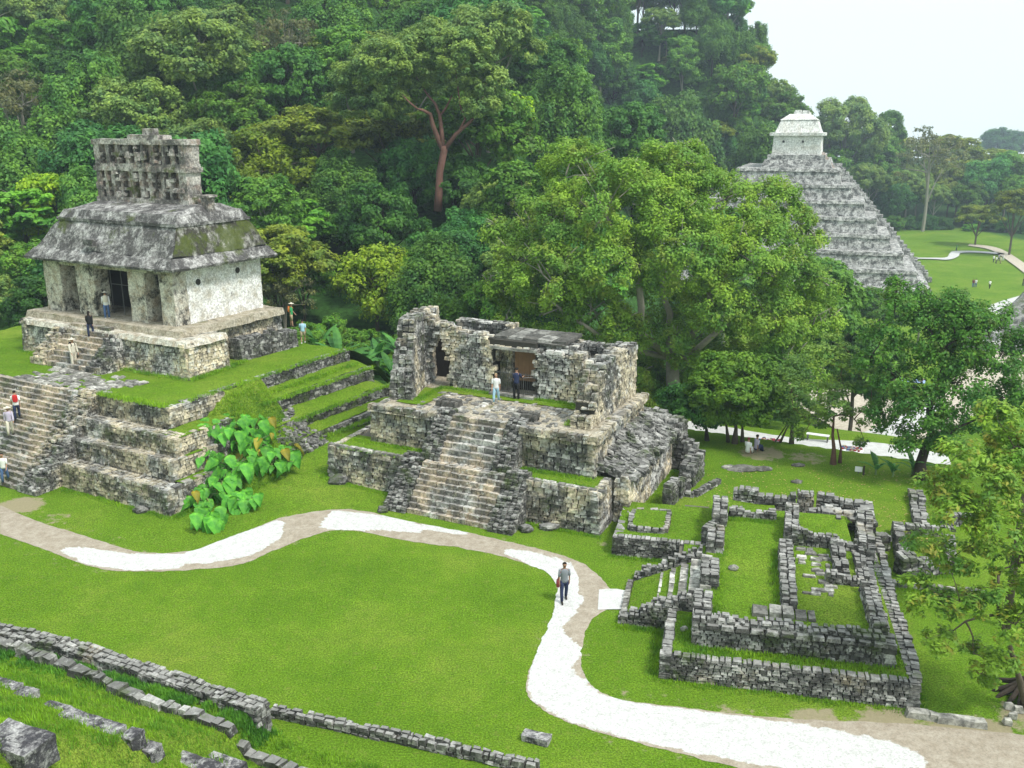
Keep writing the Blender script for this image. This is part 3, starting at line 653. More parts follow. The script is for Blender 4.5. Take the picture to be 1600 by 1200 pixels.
face(mb, co, XF, (-.9, 1.9), (-.9, 11), 2.0, 4.25, **k); face(mb, co, XF, (-14.4, 11), (-14.4, 1.9), 2.0, 4.25, **k)
co.box(XF, -14.1, -1.2, 2.3, 10.8, 1.9, 4.1)
for a, b in (((-14.45, 2.05), (-10.1, 2.05)), ((-5.1, 2.05), (-.75, 2.05)), ((-.95, 2.0), (-.95, 11.0))): wall(mb, None, XF, a, b, .5, 3.95, 4.34, sl=.5, sh=.18)
mb.build('upper_terrace_wall', M['rubble'], xt); co.build('terrace_fill', M['mortar'], xt)
mb = MB()
for i in range(700):
    u = R(-1.0, 1.1); v = R(2.4, 11.4); zt = 2.3+max(0, (.95-u)*.46)*(.35+.65*min(1, max(0, v-3)/4)); mb.stone(XF.w(u, v, zt+R(-.1, .12)), (XF.U+Vector((R(-.3, .3), R(-.3, .3), R(-.4, .1)))).normalized(), (XF.V+Vector((R(-.3, .3), R(-.3, .3), R(-.2, .2)))).normalized(), UP, R(.1, .34), R(.08, .26), R(.06, .13), j=.3)
mb.build('collapsed_rubble', M['dark'], xt)
mb, co = MB(), MB()
wall(mb, co, XF, (.6, 11.0), (2.3, 10.9), .9, -.1, lambda s: 2.7-1.3*s, sl=.35, sh=.19)
wall(mb, co, XF, (-.9, 11.6), (1.4, 11.5), 1.2, -.1, lambda s: 3.2-.5*s, sl=.38, sh=.2)
mb.build('rear_buttress', M['dark'], xt); co.build('wall_core', M['core'], xt)
# stairs
mb, co = MB(), MB(); steps(mb, co, XF, -9.95, -5.15, -1.65, .35, 0, 2.2, 9, .55)
steps(mb, co, XF, -9.3, -6.0, .75, 2.55, 2.2, 4.25, 7, .55)
for i in range(10):
    for j in range(2): mb.stone(XF.w(-9.7+i*.48, .42+j*.28, 2.14), XF.U, XF.V, UP, .23, .14, .09)
mb.build('stair', M['stair'], xt); co.build('stair_fill', M['mortar'], xt)
mb, co = MB(), MB()
for u in (-10.62, -4.5):
    wall(mb, co, XF, (u, -1.85), (u, .9), 1.35, -.1, lambda s: min(2.42, .25+2.6*s), sl=.26, sh=.1, tn=.3, bat=.02, rag=.015, prot=.012)
for u in (-9.75, -5.45):
    wall(mb, co, XF, (u, .5), (u, 3.0), 1.1, 2.1, lambda s: min(4.45, 2.5+2.5*s), sl=.26, sh=.1, tn=.3, bat=.02, rag=.015, prot=.012)
mb.build('balustrade', M['dark'], xt); co.build('wall_core', M['core'], xt)
# floor
turf(XF, -14.0, -1.2, 2.4, 10.7, 4.22, 'floor', xt, mat=M['floor'], amp=.05)
turf(XF, -12.4, -2.5, 6.1, 7.2, 4.27, 'floor_turf', xt, amp=.03); turf(XF, -3.4, -1.8, 6.6, 9.5, 4.28, 'floor_turf', xt, amp=.03); turf(XF, -13.4, -11.6, 3.2, 6.5, 4.27, 'floor_turf', xt, amp=.05)
mb = MB()
for i in range(170):
    u, v = R(-12, -3), R(2.8, 6.2); mb.stone(XF.w(u, v, 4.25), XF.U, XF.V, UP, R(.08, .22), R(.08, .2), .035)
mb.build('worn_paving', M['slab'], xt)
for (u, v) in ((-10.1, 3.7), (-5.2, 3.35)):
    mb, co = MB(), MB(); wall(mb, co, XF, (u-.75, v), (u+.55, v), .85, 4.15, 4.62, sl=.42, sh=.22); mb.build('pier_stump', M['block'], xt)
# walls
def hole_wall(mb, core, fr, u0, u1, v, t, z0, zt, holes, **kw):
    """front wall along u with door holes [(ua, ub, ztop, arch)]"""
    tmp = MB(); wall(tmp, None, fr, (u0, v), (u1, v), t, z0, zt, **kw)
    for i in range(len(tmp.v)//8):
        pts = tmp.v[i*8:i*8+8]; c = sum((Vector(p) for p in pts), Vector())/8; u, _ = fr.l(c)
        bad = False
        for ua, ub, zh, arch in holes:
            mid, hw = (ua+ub)/2, (ub-ua)/2
            if abs(u-mid) < hw+.03 and c.z < (zh-(abs(u-mid)/hw)*1.5*(1 if arch else 0) if arch else zh): bad = True
        if not bad: mb.hexa([Vector(p) for p in pts], 0)
mb, co = MB(), MB()
ztf = lambda s: (8.35-1.1*min(1, s/.18) if s < .18 else 7.6 if s < .36 else 7.2)+.1*math.sin(s*40)
hole_wall(mb, co, XF, -13.9, -3.5, 7.55, .8, 4.1, lambda s: (8.55-3.2*s if s < .26 else 7.72 if s < .42 else 7.15)+.06*math.sin(s*40), [(-13.55, -12.1, 7.35, True), (-9.05, -6.5, 7.0, False)], sl=.4, sh=.2)
core_boxes = [(-12.05, -9.12, 4.1, 7.5), (-6.44, -3.6, 4.1, 6.95), (-9.12, -6.44, 7.06, 7.45), (-13.5, -12.05, 7.45, 7.95)]
for a, b, z0, z1 in core_boxes: mb.hexa([XF.w(a, 7.25, z0), XF.w(b, 7.25, z0), XF.w(b, 7.85, z0), XF.w(a, 7.85, z0), XF.w(a, 7.25, z1), XF.w(b, 7.25, z1), XF.w(b, 7.85, z1), XF.w(a, 7.85, z1)], 1)
mb.build('facade_wall', M['cream'], xt); co.build('wall_core', M['mortar'], xt)
mb, co = MB(), MB()
wall(mb, co, XF, (-13.3, 3.6), (-15.0, 10.4), 1.4, 4.1, lambda s: min(8.65, 5.2+16*s+.1*math.sin(s*30)) if s < .35 else 8.6-.6*max(0, s-.6), sl=.4, sh=.19, bat=.045, tn=.4)
mb.build('left_side_wall', M['rubble'], xt); co.build('wall_core', M['core'], xt)
mb, co = MB(), MB()
def rz_(s): return 4.95 if s < .08 else 5.6 if s < .13 else 6.3 if s < .2 else 6.9 if s < .27 else 7.3+.05*math.sin(s*30)
wall(mb, co, XF, (-2.15, 3.1), (-2.0, 10.7), 1.15, 4.1, rz_, sl=.38, sh=.19, tn=.4)
wall(mb, co, XF, (-6.6, 10.3), (-1.7, 10.3), .8, 4.1, 7.15, sl=.38, sh=.2); wall(mb, co, XF, (-13, 10.3), (-9, 10.3), .8, 4.1, 7.8, sl=.38, sh=.2)
wall(mb, co, XF, (-4.6, 7.7), (-4.5, 8.9), .8, 4.1, 7.35, sl=.38, sh=.2)
mb.build('right_side_wall', M['rubble'], xt); co.build('wall_core', M['core'], xt)
mb = MB(); rbox(mb, XF, -9.2, -5.1, 7.9, 10.3, 7.0, 7.36, amp=.03); mb.build('shrine_box', M['cream'], xt)
mb = MB()
for i in range(5):
    for j in range(2):
        mb.stone(XF.w(-8.95+i*.92+.1, 8.35+j*1.35, 7.5), XF.U, XF.V, UP, .45, .67, .09, j=.1, ch=.98)
rbox(mb, XF, -9.5, -4.8, 7.6, 10.5, 7.36, 7.44, amp=.02); mb.build('roof_slab', M['block'], xt)
mb = MB(); rbox(mb, XF, -9.25, -6.3, 7.08, 7.95, 6.93, 7.1, amp=.02); mb.build('lintel', M['slab'], xt)
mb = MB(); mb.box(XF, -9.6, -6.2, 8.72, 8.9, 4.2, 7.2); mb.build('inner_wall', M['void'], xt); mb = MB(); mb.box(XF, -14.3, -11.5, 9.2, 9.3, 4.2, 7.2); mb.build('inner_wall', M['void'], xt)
mb = MB(); wall(mb, None, XF, (-9.1, 8.3), (-8.25, 8.3), .4, 4.2, 6.9, sl=.4, sh=.28); mb.build('inner_jamb', M['cream'], xt)
bd = MB()
for i in range(7): bd.box(XF, -8.2+i*.24, -7.97+i*.24, 8.28, 8.32, 4.9, 6.85)
bd.build('boarded_door', M['wood'], xt)
fe = MB()
for i in range(22):
    u = -9.0+i*.12
    if 8 < i < 13: continue
    fe.tube([XF.w(u, 7.28, 4.25), XF.w(u, 7.28, 5.65)], [.014, .014], 5)
for z in (4.45, 5.55): fe.tube([XF.w(-9.0, 7.28, z), XF.w(-6.5, 7.28, z)], [.018, .018], 5)
fe.tube([XF.w(-7.0, 6.8, 4.3), XF.w(-7.0, 6.8, 5.5)], [.02, .02], 5); fe.tube([XF.w(-7.0, 6.8, 5.5), XF.w(-6.5, 7.2, 5.5)], [.018, .018], 5)
fe.build('railing', M['iron'], xt)
mb = MB(); mb.box(XF, -9.2, -6.4, 6.75, 7.2, 4.2, 4.4)
mb.build('threshold', M['slab'], xt)
# ------------------------------------------------------------------ left temple on its stepped pyramid
st = thing('stepped_pyramid', 'broad stepped stone base with a wide stair and grassed right flank, far left', 'pyramid', empty_at(SF, -8, 8))
mb, co = MB(), MB(); T = 4.6; k = dict(sl=.42, sh=.19, bat=.05)
TI = [(0, 0, 0, 1.4), (1.15, -.75, 1.3, 2.45), (1.75, -1.1, 2.35, 3.45), (2.9, -2.7, 3.35, 4.6)]
for (v, u, z0, z1) in TI:
    face(mb, co, SF, (-8.8, v), (u, v), z0-.1, z1, **k); face(mb, co, SF, (u, v), (u, v+4.2), z0-.1, z1, **k)
    co.box(SF, -25, u-.1, v+.12, v+3.9, z0-.2, z1-.14)
    nn = int((u+8.8)/.45)
    for i in range(nn):
        for j in range(3):
            if z1 < 4: mb.stone(SF.w(-8.7+i*.45+R(-.05, .05), v+.25+j*.3, z1-.03+R(-.01, .02)), SF.U, SF.V, UP, R(.16, .22), .14, .05)
mb.build('tier_wall', M['rubble'], st); co.build('fill', M['mortar'], st)
mb, co = MB(), MB(); steps(mb, co, SF, -24, -10.0, -1.5, 2.9, 0, T, 19, .8); mb.build('grand_stair', M['stair'], st); co.build('stair_fill', M['mortar'], st)
mb, co = MB(), MB(); wall(mb, co, SF, (-9.3, -1.6), (-9.3, 3.2), 1.6, -.1, lambda s: min(4.75, .3+4.9*s), sl=.32, sh=.11, tn=.32, rag=.015, prot=.012); mb.build('balustrade', M['rubble'], st); co.build('wall_core', M['core'], st)
mb = MB(); co = MB()
FL = [(-2.9, 4.6, 3.2), (-1.75, 3.4, 2.2), (-.35, 2.25, 1.25), (.55, 1.35, .2)]
for i, (u, zt, zb) in enumerate(FL):
    v0, v1 = (4.2, 19) if i == 0 else (8.8, 19.6) if i == 1 else (9.8, 20) if i == 2 else (11, 19)
    face(mb, co, SF, (u, v0), (u+(.4 if i else 0), v1), zb-.3, zt, sl=.36, sh=.17, bat=.05, topf=lambda s: 9 if s < .9 else 9-(s-.9)*0)
    co.box(SF, -12, u-.15, v0+.2 if i == 0 else v0-3, v1-.4, -.5, zt-.15)
for i in range(420):
    v = R(8.2, 12.5); u = R(-1.3, 1.6); z = 2.6-(u+1.2)*.85+R(-.1, .1)
    if z > 0 and abs(v-(9.6+noise.noise(Vector((u, 3, 0)))))<1.0+.35*(u+1.3): mb.stone(SF.w(u, v, z), SF.U, SF.V, UP, R(.08, .25), R(.08, .2), R(.05, .12), j=.3)
mb.build('flank_wall', M['dark'], st); co.build('fill', M['core'], st)
for i, (u, zt, zb) in enumerate(FL):
    a = -30 if i == 0 else FL[i-1][0]-.2
    turf(SF, a, u-.1+.0*i, 3.1 if i == 0 else 8.5, 23.5, zt, 'terrace_turf', st, amp=.09, zf=(lambda u_, v_, zt=zt: zt-.02-.28*max(0, v_-18.6)**1.5) if i == 0 else (lambda u_, v_, zt=zt, a=a, u=u: zt+.45*(1-(u_-a)/(u-a))-.28*max(0, v_-18.8)**1.5))
turf(SF, -2.75, -1.15, 2.1, 6.2, 3.44, 'tier_turf', st); turf(SF, -1.3, -.85, 1.9, 5.2, 2.44, 'tier_turf', st); turf(SF, -.95, -.1, 1.2, 4.2, 1.39, 'tier_turf', st)
def slope_z(u, v):
    k = (u+2.9)/5.2; e = 4.6*(1-min(1, max(0, k)))**1.25*float(sstep(.8, 7.5, v)); return e+.16*noise.noise(Vector((u*.9, v*.9, 0)))*min(1, e)-.03
turf(SF, -2.95, 2.4, .5, 10.2, 0, 'grass_slope', st, amp=.12, zf=slope_z, step=.25)
mb = MB()
for i in range(260):
    u, v = R(-16, -8.2), R(3.0, 6.2)
    if noise.noise(Vector((u*.6, v*.6, 1))) > -.15-(.25 if u < -11 else 0): mb.stone(SF.w(u, v, T+.02), SF.U, SF.V, UP, R(.1, .35), R(.08, .25), .045, j=.3)
mb.build('broken_paving', M['slab'], st)
tm = thing('sun_temple', 'tall stone temple with three dark doorways, mansard roof and openwork roof comb, far left', 'temple', empty_at(SF, -15, 14, T))
mb, co = MB(), MB(); k = dict(sl=.4, sh=.19)
platform(mb, co, SF, -22.2, -6.3, 7.7, 11.2, T-.1, 6.72, bat=.12, sides='frl', **k)
mb.build('lower_platform', M['cream'], tm); co.build('fill', M['mortar'], tm)
mb = MB(); rbox(mb, SF, -22.3, -6.3, 7.75, 11.2, 6.5, 6.82, amp=.05, top=(-22.2, -6.5, 7.9, 11.2)); mb.build('platform_cornice', M['pier'], tm)
mb, co = MB(), MB(); platform(mb, co, SF, -22.6, -8.1, 10.6, 18.1, T-.1, 7.0, bat=.04, sides='rl', **k)
mb.build('side_wall', M['cream'], tm); co.build('fill', M['mortar'], tm)
mb = MB(); rbox(mb, SF, -22.6, -7.7, 8.5, 18.0, 6.75, 7.2, amp=.05, top=(-22.5, -7.8, 8.6, 17.9)); mb.build('temple_floor', M['floor'], tm)
mb, co = MB(), MB(); wall(mb, co, SF, (-7.5, 12.8), (-7.1, 17.9), 1.3, T-.2, lambda s: 6.0-.2*s, sl=.35, sh=.17, bat=.12, tn=.4); mb.build('side_buttress', M['dark'], tm); co.build('wall_core', M['core'], tm)
mb, co = MB(), MB(); steps(mb, co, SF, -17.1, -13.3, 5.9, 8.2, T, 7.0, 8, .6); mb.build('stair', M['stair'], tm); co.build('stair_fill', M['mortar'], tm)
mb, co = MB(), MB()
for u in (-18.0, -12.6): wall(mb, co, SF, (u, 5.8), (u, 8.1), 1.3, T-.1, lambda s: min(6.7, T+.35+2.1*s), sl=.3, sh=.16, tn=.32, bat=.03)
mb.build('balustrade', M['rubble'], tm); co.build('wall_core', M['core'], tm)
# building
UL, UR, V0, V1, ZF, ZT = -21.6, -9.15, 9.65, 17.4, 7.15, 10.75
for a, b in ((UL, -19.9), (-18.3, -16.5), (-13.2, -11.7), (-10.35, UR)):
    mb = MB(); rbox(mb, SF, a, b, V0, V0+1.15, ZF, ZT-.35, amp=.06); mb.build('pier', M['pier'], tm)
mb = MB(); rbox(mb, SF, UL, UR, V0+.02, V0+1.1, ZT-.36, ZT, amp=.04); mb.build('door_lintel', M['pier'], tm)
mb = MB(); rbox(mb, SF, UR-1.0, UR+.02, V0+1.1, V1, ZF, ZT, amp=.05); rwl_ = mb.build('right_wall', M['plaster'], tm)
mb = MB(); rbox(mb, SF, UL, UL+1.0, V0+1.1, V1, ZF, ZT, amp=.05); rbox(mb, SF, UL, UR, V1-1, V1-.01, ZF, ZT, amp=.04); mb.build('left_and_rear_wall', M['plaster'], tm)
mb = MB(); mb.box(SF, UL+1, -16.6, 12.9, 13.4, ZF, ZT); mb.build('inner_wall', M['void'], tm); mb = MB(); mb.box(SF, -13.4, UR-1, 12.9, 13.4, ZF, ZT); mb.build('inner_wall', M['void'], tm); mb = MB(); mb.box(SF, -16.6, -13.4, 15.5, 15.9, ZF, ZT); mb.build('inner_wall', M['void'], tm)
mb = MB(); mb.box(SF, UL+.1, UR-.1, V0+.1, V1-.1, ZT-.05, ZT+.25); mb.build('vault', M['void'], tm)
for u, v, z in ((UR+.03, 11.7, 9.75), (UR+.03, 15.2, 10.05)):
    mb = MB(); mb.tube([SF.w(u, v, z), SF.w(u-.3, v, z)], [.21, .16], 9); mb.build('wall_hole', M['core'], rwl_)
g = MB()
for i in range(4): g.tube([SF.w(-16.4+i*1.05, V0+1.2, ZF), SF.w(-16.4+i*1.05, V0+1.2, ZT-.3)], [.03, .03], 6)
g.tube([SF.w(-16.4, V0+1.2, 9.2), SF.w(-13.2, V0+1.2, 9.2)], [.03, .03], 6); g.build('door_grille', M['iron'], tm)
mb = MB(); rbox(mb, SF, UL-.75, UR+.95, V0-.75, V1+.7, ZT-.02, ZT+.12, amp=.05, top=(UL-.8, UR+1.0, V0-.8, V1+.75))
rbox(mb, SF, UL-.8, UR+1.0, V0-.8, V1+.75, ZT+.13, ZT+.72, amp=.07, top=(UL-.25, UR+.5, V0-.25, V1+.3)); mb.build('eave', M['roof'], tm)
def roofside(name, mat, pts):
    mb = MB(); rough(mb, pts, .35, .09, .9); return mb.build(name, mat, tm)
a0 = (UL-.2, UR+.45, V0-.2, V1+.2, ZT+.72); a1 = (UL+1.35, UR-.05, V0+.75, V1-.9, 13.35)
def q(a, i): u = (a[0], a[1], a[1], a[0])[i]; v = (a[2], a[2], a[3], a[3])[i]; return SF.w(u, v, a[4])
c0, c1 = (-15, 14, 11.6), (-15, 14, 13.2)
mb = MB(); rough(mb, [q(a0, i) for i in range(4)]+[q(a1, i) for i in range(4)], .3, .1, .9); man_ = mb.build('mansard_roof', M['roof'], tm)
# mossy right slope laid just proud of the roof
mb = MB(); n_ = 40
e = SF.U*.05+UP*.06
mb.grid(lambda s, t: (q(a0, 1).lerp(q(a0, 2), s)).lerp(q(a1, 1).lerp(q(a1, 2), s), t)+e+Vector(noise.noise_vector(((q(a0, 1).lerp(q(a0, 2), s)).lerp(q(a1, 1).lerp(q(a1, 2), s), t))*.9))*.1, 30, 12)
mb.build('mossy_roof_slope', M['mossroof'], man_)
a2 = (a1[0]-.15, a1[1]+.15, a1[2]-.15, a1[3]+.15)
mb = MB(); rbox(mb, SF, *a2, 13.3, 13.5, amp=.04); rbox(mb, SF, a2[0]+.1, a2[1]-.1, a2[2]+.1, a2[3]-.1, 13.5, 14.0, amp=.06, top=(a2[0]+.35, a2[1]-.35, a2[2]+.4, a2[3]-.4))
rbox(mb, SF, a2[0]+.5, a2[1]-.5, a2[2]+.55, a2[3]-.5, 14.0, 14.45, amp=.05, top=(a2[0]+1.2, a2[1]-.9, 13.0, 14.9)); upr_ = mb.build('upper_roof', M['roof'], tm)
mb = MB(); rbox(mb, SF, -10.1, -9.5, 13.4, 14.0, 13.9, 14.9, amp=.08); rbox(mb, SF, -10.3, -9.3, 13.3, 14.1, 14.9, 15.05, amp=.04); mb.build('roof_stub', M['comb'], upr_)
# roof comb: two latticed walls
cu0, cu1, cv0, cv1 = -19.3, -10.7, 12.95, 14.15
mb = MB()
rbox(mb, SF, cu0, cu1, cv0+.45, cv1-.35, 14.3, 18.3, amp=.03)
comb_ = mb.build('comb_backing', M['pink'], tm)
mb = MB()
for z, hh, o in ((14.35, .35, .12), (16.45, .3, .16), (18.15, .35, .12), (16.75, .18, .05)):
    rbox(mb, SF, cu0-o, cu1+o, cv0-o*.7, cv1+o*.7, z, z+hh, amp=.05)
rbox(mb, SF, -15.9, -13.0, cv0, cv1, 18.5, 18.78, amp=.06); rbox(mb, SF, -14.7, -13.9, cv0+.3, cv1-.3, 18.78, 19.15, amp=.06)
for side in (cv0+.22, cv1-.18):
    for (zb, ztp, rows) in ((14.7, 16.45, 3), (16.93, 18.15, 2)):
        u = cu0; 
        while u < cu1-.2:
            w = R(.16, .36); rbox(mb, SF, u, min(u+w, cu1), side-.22, side+.2, zb, ztp, step=.3, amp=.05); u += w+R(.35, .85)
        for r in range(1, rows):
            zz = lerp(zb, ztp, r/rows)
            u = cu0+.2
            while u < cu1-.8:
                w = R(.5, 1.6); rbox(mb, SF, u, min(u+w, cu1), side-.2, side+.2, zz-.09, zz+.1, step=.3, amp=.04); u += w+R(.3, 1.2)
for i in range(45):
    mb.stone(SF.w(R(cu0+.2, cu1-.2), cv0+R(-.05, .2), R(14.8, 18.0)), SF.U, SF.V, UP, R(.08, .28), .14, R(.06, .25), j=.35)
for v0_, v1_ in ((cv0, cv1),):
    for u in (cu0, cu1-.5):
        rbox(mb, SF, u-.02, u+.52, v0_, v1_, 14.3, 18.4, amp=.05)
mb.build('comb_lattice', M['comb'], comb_)
mb = MB(); rbox(mb, SF, -16.6, -15.7, 9.2, 9.5, 11.9, 12.3, amp=.05); mb.build('roof_ornament', M['roof'], man_)
ls = MB(); ls.stone(SF.w(-22.0, 4.2, T+.1), SF.U, SF.V, UP, 1.3, .5, .3, j=.3); o = ls.build('fallen_stone', M['dark'], None); o['label'] = 'dark flat stone lying on the grass at the left edge beside the temple platform'; o['category'] = 'rock'
# ------------------------------------------------------------------ the tall white pyramid
py = thing('tall_pyramid', 'tall white stepped pyramid with eight tiers rising behind the trees at right', 'pyramid', tuple(TF.w(0, 12, -12)))
A = P(1328, 270, 11.6) if False else D(1328, 270, 192)
hu, n8 = 9.8, 8
for i in range(n8):
    z1 = 11.6-i*3.0; z0 = z1-3.0; e0 = i*2.55; c = MB()
    for (ea, eb, za, zb) in ((1.0, .45, z0, z1-.62), (.75, .6, z1-.64, z1-.1), (.5, .45, z1-.12, z1)):
        a, b = e0+ea, e0+eb
        rough(c, [TF.w(-hu-a, -a, za), TF.w(hu+a, -a, za), TF.w(hu+a, 30+a, za), TF.w(-hu-a, 30+a, za), TF.w(-hu-b, -b, zb), TF.w(hu+b, -b, zb), TF.w(hu+b, 30+b, zb), TF.w(-hu-b, 30+b, zb)], 1.0, .16, .8)
    c.build('tier', M['pyr'], py)
c = MB()
for i in range(52):
    z = 11.6-i*.46; e = .4+i*.40; c.box(TF, hu-1, hu+e, 10, 20, z-.5, z)
c.build('stair', M['pyr'], py)
for v in (8.9, 20):
    c = MB()
    for i in range(26):
        z = 12.1-i*.92; e = .9+i*.80; rbox(c, TF, hu-1, hu+e, v, v+1.1, z-1.0, z, .6, .08)
    c.build('stair_side', M['pyr'], py)
tt = thing('summit_temple', 'small white temple with sloping roof on top of the tall stepped pyramid', 'temple', tuple(TF.w(-1, 12, 11.6)))
c = MB(); rbox(c, TF, -5.60, 8.80, 2, 29, 11.6, 13.2, .8, .12, (-5.00, 8.20, 2.6, 28.4)); rbox(c, TF, -4.40, 7.20, 3.2, 27.8, 13.2, 14.2, .8, .1); c.build('base_steps', M['pyr'], tt)
c = MB(); rbox(c, TF, -3.70, 6.20, 4, 27, 14.2, 18.1, .8, .1, (-3.40, 6.00, 4.1, 26.9)); twl_ = c.build('temple_walls', M['pyrw'], tt)
c = MB(); rbox(c, TF, -4.30, 6.80, 3.5, 27.5, 18.1, 18.7, .6, .08); c.build('eave', M['pyrw'], tt)
c = MB(); rbox(c, TF, -3.30, 5.90, 4.3, 26.7, 18.7, 21.3, .8, .1, (-2.30, 4.90, 5.2, 25.8)); slr_ = c.build('sloping_roof', M['pyrw'], tt)
c = MB(); rbox(c, TF, -2.50, 5.10, 5.0, 26, 21.3, 22.5, .8, .1, (-0.60, 3.30, 6.5, 24)); rbox(c, TF, 0.30, 1.60, 7, 9, 22.4, 23.3, .5, .1); rbox(c, TF, 1.90, 3.20, 7, 9, 22.4, 23.2, .5, .12); rbox(c, TF, 0.00, 3.10, 9, 23, 22.4, 23.0, .8, .1); c.build('roof_crest', M['pyrw'], slr_)
c = MB()
for u in (-1.4, 2.5): c.tube([TF.w(u, 4.02, 16.9), TF.w(u, 3.9, 16.9)], [.25, .25], 8)
c.build('vent_hole', M['core'], twl_)
c = MB(); c.hexa([TF.w(6.6, 6, 11.6), TF.w(9.3, 6, 11.6), TF.w(9.3, 6.6, 11.6), TF.w(6.6, 6.6, 11.6), TF.w(6.4, 6, 14.8), TF.w(6.8, 6, 14.8), TF.w(6.8, 6.6, 14.8), TF.w(6.4, 6.6, 14.8)]); c.build('stair_flank', M['pink'], tt)
pr = thing('palace_ruin', 'dark rubble slope of a large ruin cut off by the right edge of the view', 'ruin', tuple(P(1590, 520, -12)))
c = MB(); b = P(1640, 545, -12); PFm = Fr((b.x, b.y), -35, 55)
rbox(c, PFm, -10.5, 25, -4, 14, -12, -4.5, 1, .3, (-4.5, 25, 2, 12)); c.build('rubble_face', M['dark'], pr)
c = MB(); rbox(c, PFm, -7.5, -6.2, -5, -3.6, -12, -9.5, .4, .1); rbox(c, PFm, -11, 2, -7, -4, -12, -10.8, .6, .1); c.build('low_wall', M['pyr'], pr)
# ------------------------------------------------------------------ near terrace walls
def near_px_wall(name, label, pts, z, t, z0, sl, sh, mat, rag=.04, tn=.5, hgt_=None):
    o = thing(name, label, 'wall', tuple(P(*pts[0], z)))
    mb, co = MB(), MB(); I = Fr((0, 0), 0, 90)
    for a, b in zip(pts[:-1], pts[1:]):
        A, B = P(*a, z), P(*b, z); wall(mb, co, I, (A.x, A.y), (B.x, B.y), t, z0, hgt_ or z, sl=sl, sh=sh, rag=rag, tn=tn)
    mb.cuts = []; mb.build('stones', mat, o); return o
near_px_wall('terrace_wall', 'thick grey lichen-spotted terrace wall running from the left edge and ending in a broken stub', [(-60, 968), (100, 1002), (300, 1066), (412, 1102)], 1.2, .66, -.1, .3, .12, M['xv'], tn=.2, rag=.07)
near_px_wall('terrace_wall', 'thin low stone edging along the lawn from the broken stub to the bottom middle', [(425, 1104), (640, 1148), (842, 1192)], .34, .36, -.1, .3, .13, M['xv'], tn=.18, rag=.06)
def stone_row(label, pts, z, w, l, h, mat, dens=1.0, sunk=.5):
    o = thing('stone_row', label, 'stone edging', tuple(P(*pts[0], z))); mb = MB()
    for (a, b) in zip(pts[:-1], pts[1:]):
        A, B = P(*a, z), P(*b, z); A.z = B.z = 0; L = (B-A).length; d = (B-A)/L; n = Vector((-d.y, d.x, 0)); x = 0
        while x < L:
            ll = l*R(.6, 1.4)
            if random.random() < dens:
                c = A+d*(x+ll/2)+n*R(-.06, .06); zz = hz(c.x, c.y); mb.stone(c+UP*(zz+h*(.5-sunk*.6)+R(0, .05)), (d+n*R(-.1, .1)+UP*R(-.06, .06)).normalized(), n, UP, ll/2-.01, w/2*R(.8, 1.15), h/2, j=.3, ch=.85)
            x += ll
    mb.build('stones', mat, o); return o
stone_row('broken row of half-buried dark stones just inside the thick terrace wall', [(-10, 1003), (100, 1040), (200, 1082)], .95, .45, .55, .36, M['dark'], 1.0)
stone_row('line of low half-buried stones running down to the bottom edge below the wall stub', [(200, 1085), (330, 1128), (420, 1158), (520, 1196)], .95, .4, .42, .3, M['xv'], 1.0)
def near_block_px(name, label, pts, zb, zt, mat, cat='stone block'):
    """cut block: four top-corner pixels at height zt"""
    q = [P(*p, zt) for p in pts]; mb = MB(); rough(mb, [Vector((p.x, p.y, zb)) for p in q]+q, .12, .03, 2.2); o = mb.build(name, mat, None); o['label'] = label; o['category'] = cat; o['group'] = 'cut blocks edging the near slope'
    return o
def hit(px, py):
    r = Vector(ray(px, py)); t = 5.0
    while t < 900:
        p = Vector((0, 0, H))+r*t
        if p.z < hz(p.x, p.y): return Vector((p.x, p.y, hz(p.x, p.y)))
        t += .1 if t < 60 else .5
    return Vector((0, 0, H))+r*t
def cut_block(label, px, py, L, W, Hh, rise=.12, tilt=0, mat='gblock'):
    c = hit(px, py); mb = MB(); d = (ND+UP*tilt).normalized(); n = NN.copy()
    p = []
    for z in (-Hh, rise):
        for su, sn in ((-1, 1), (1, 1), (1, -1), (-1, -1)): p.append(c+d*(su*L/2+R(-.02, .02))+n*(sn*W/2+R(-.02, .02))+UP*z)
    rough(mb, p, .1, .035, 2.5); o = mb.build('cut_block', M[mat], None); o['label'] = label; o['category'] = 'stone block'; o['group'] = 'cut blocks edging the near slope'
cut_block('grey cut block at the left edge of the near slope, left of the squarish one', 8, 1073, 1.1, .42, .3)
cut_block('squarish grey block beside the left edge in the upper row of the near slope', 42, 1088, .6, .45, .3, .16)
cut_block('long flat grey slab lying in the near grass slope, behind the tilted cube-like block', 142, 1133, 2.1, .5, .3, .12)
cut_block('short upright block with a pale front edge at the right end of the long slab', 207, 1158, .42, .5, .3, .22, 0)
cut_block('long slab sloping down to the bottom edge right of the short upright block', 285, 1187, 2.6, .5, .3, .08)
cut_block('flat grey block between the squarish block and the long slab on the near slope', 88, 1108, .9, .4, .3, .07)
cut_block('low weathered block just below the short upright block, upper end of the last slab', 232, 1172, .6, .5, .3, .1)
cut_block('slab leaving the frame at the bottom edge, right of the last long slab', 352, 1204, 1.2, .5, .3, .08)
cut_block('large dark weathered block filling the bottom-left corner of the view', 28, 1172, 1.55, .9, .4, .3, 0, 'gblock')
cut_block('grey corner block of the bottom terrace beside the foot of the lawn, bottom middle', 838, 1158, .9, .4, .3, .22, 0, 'gblock')
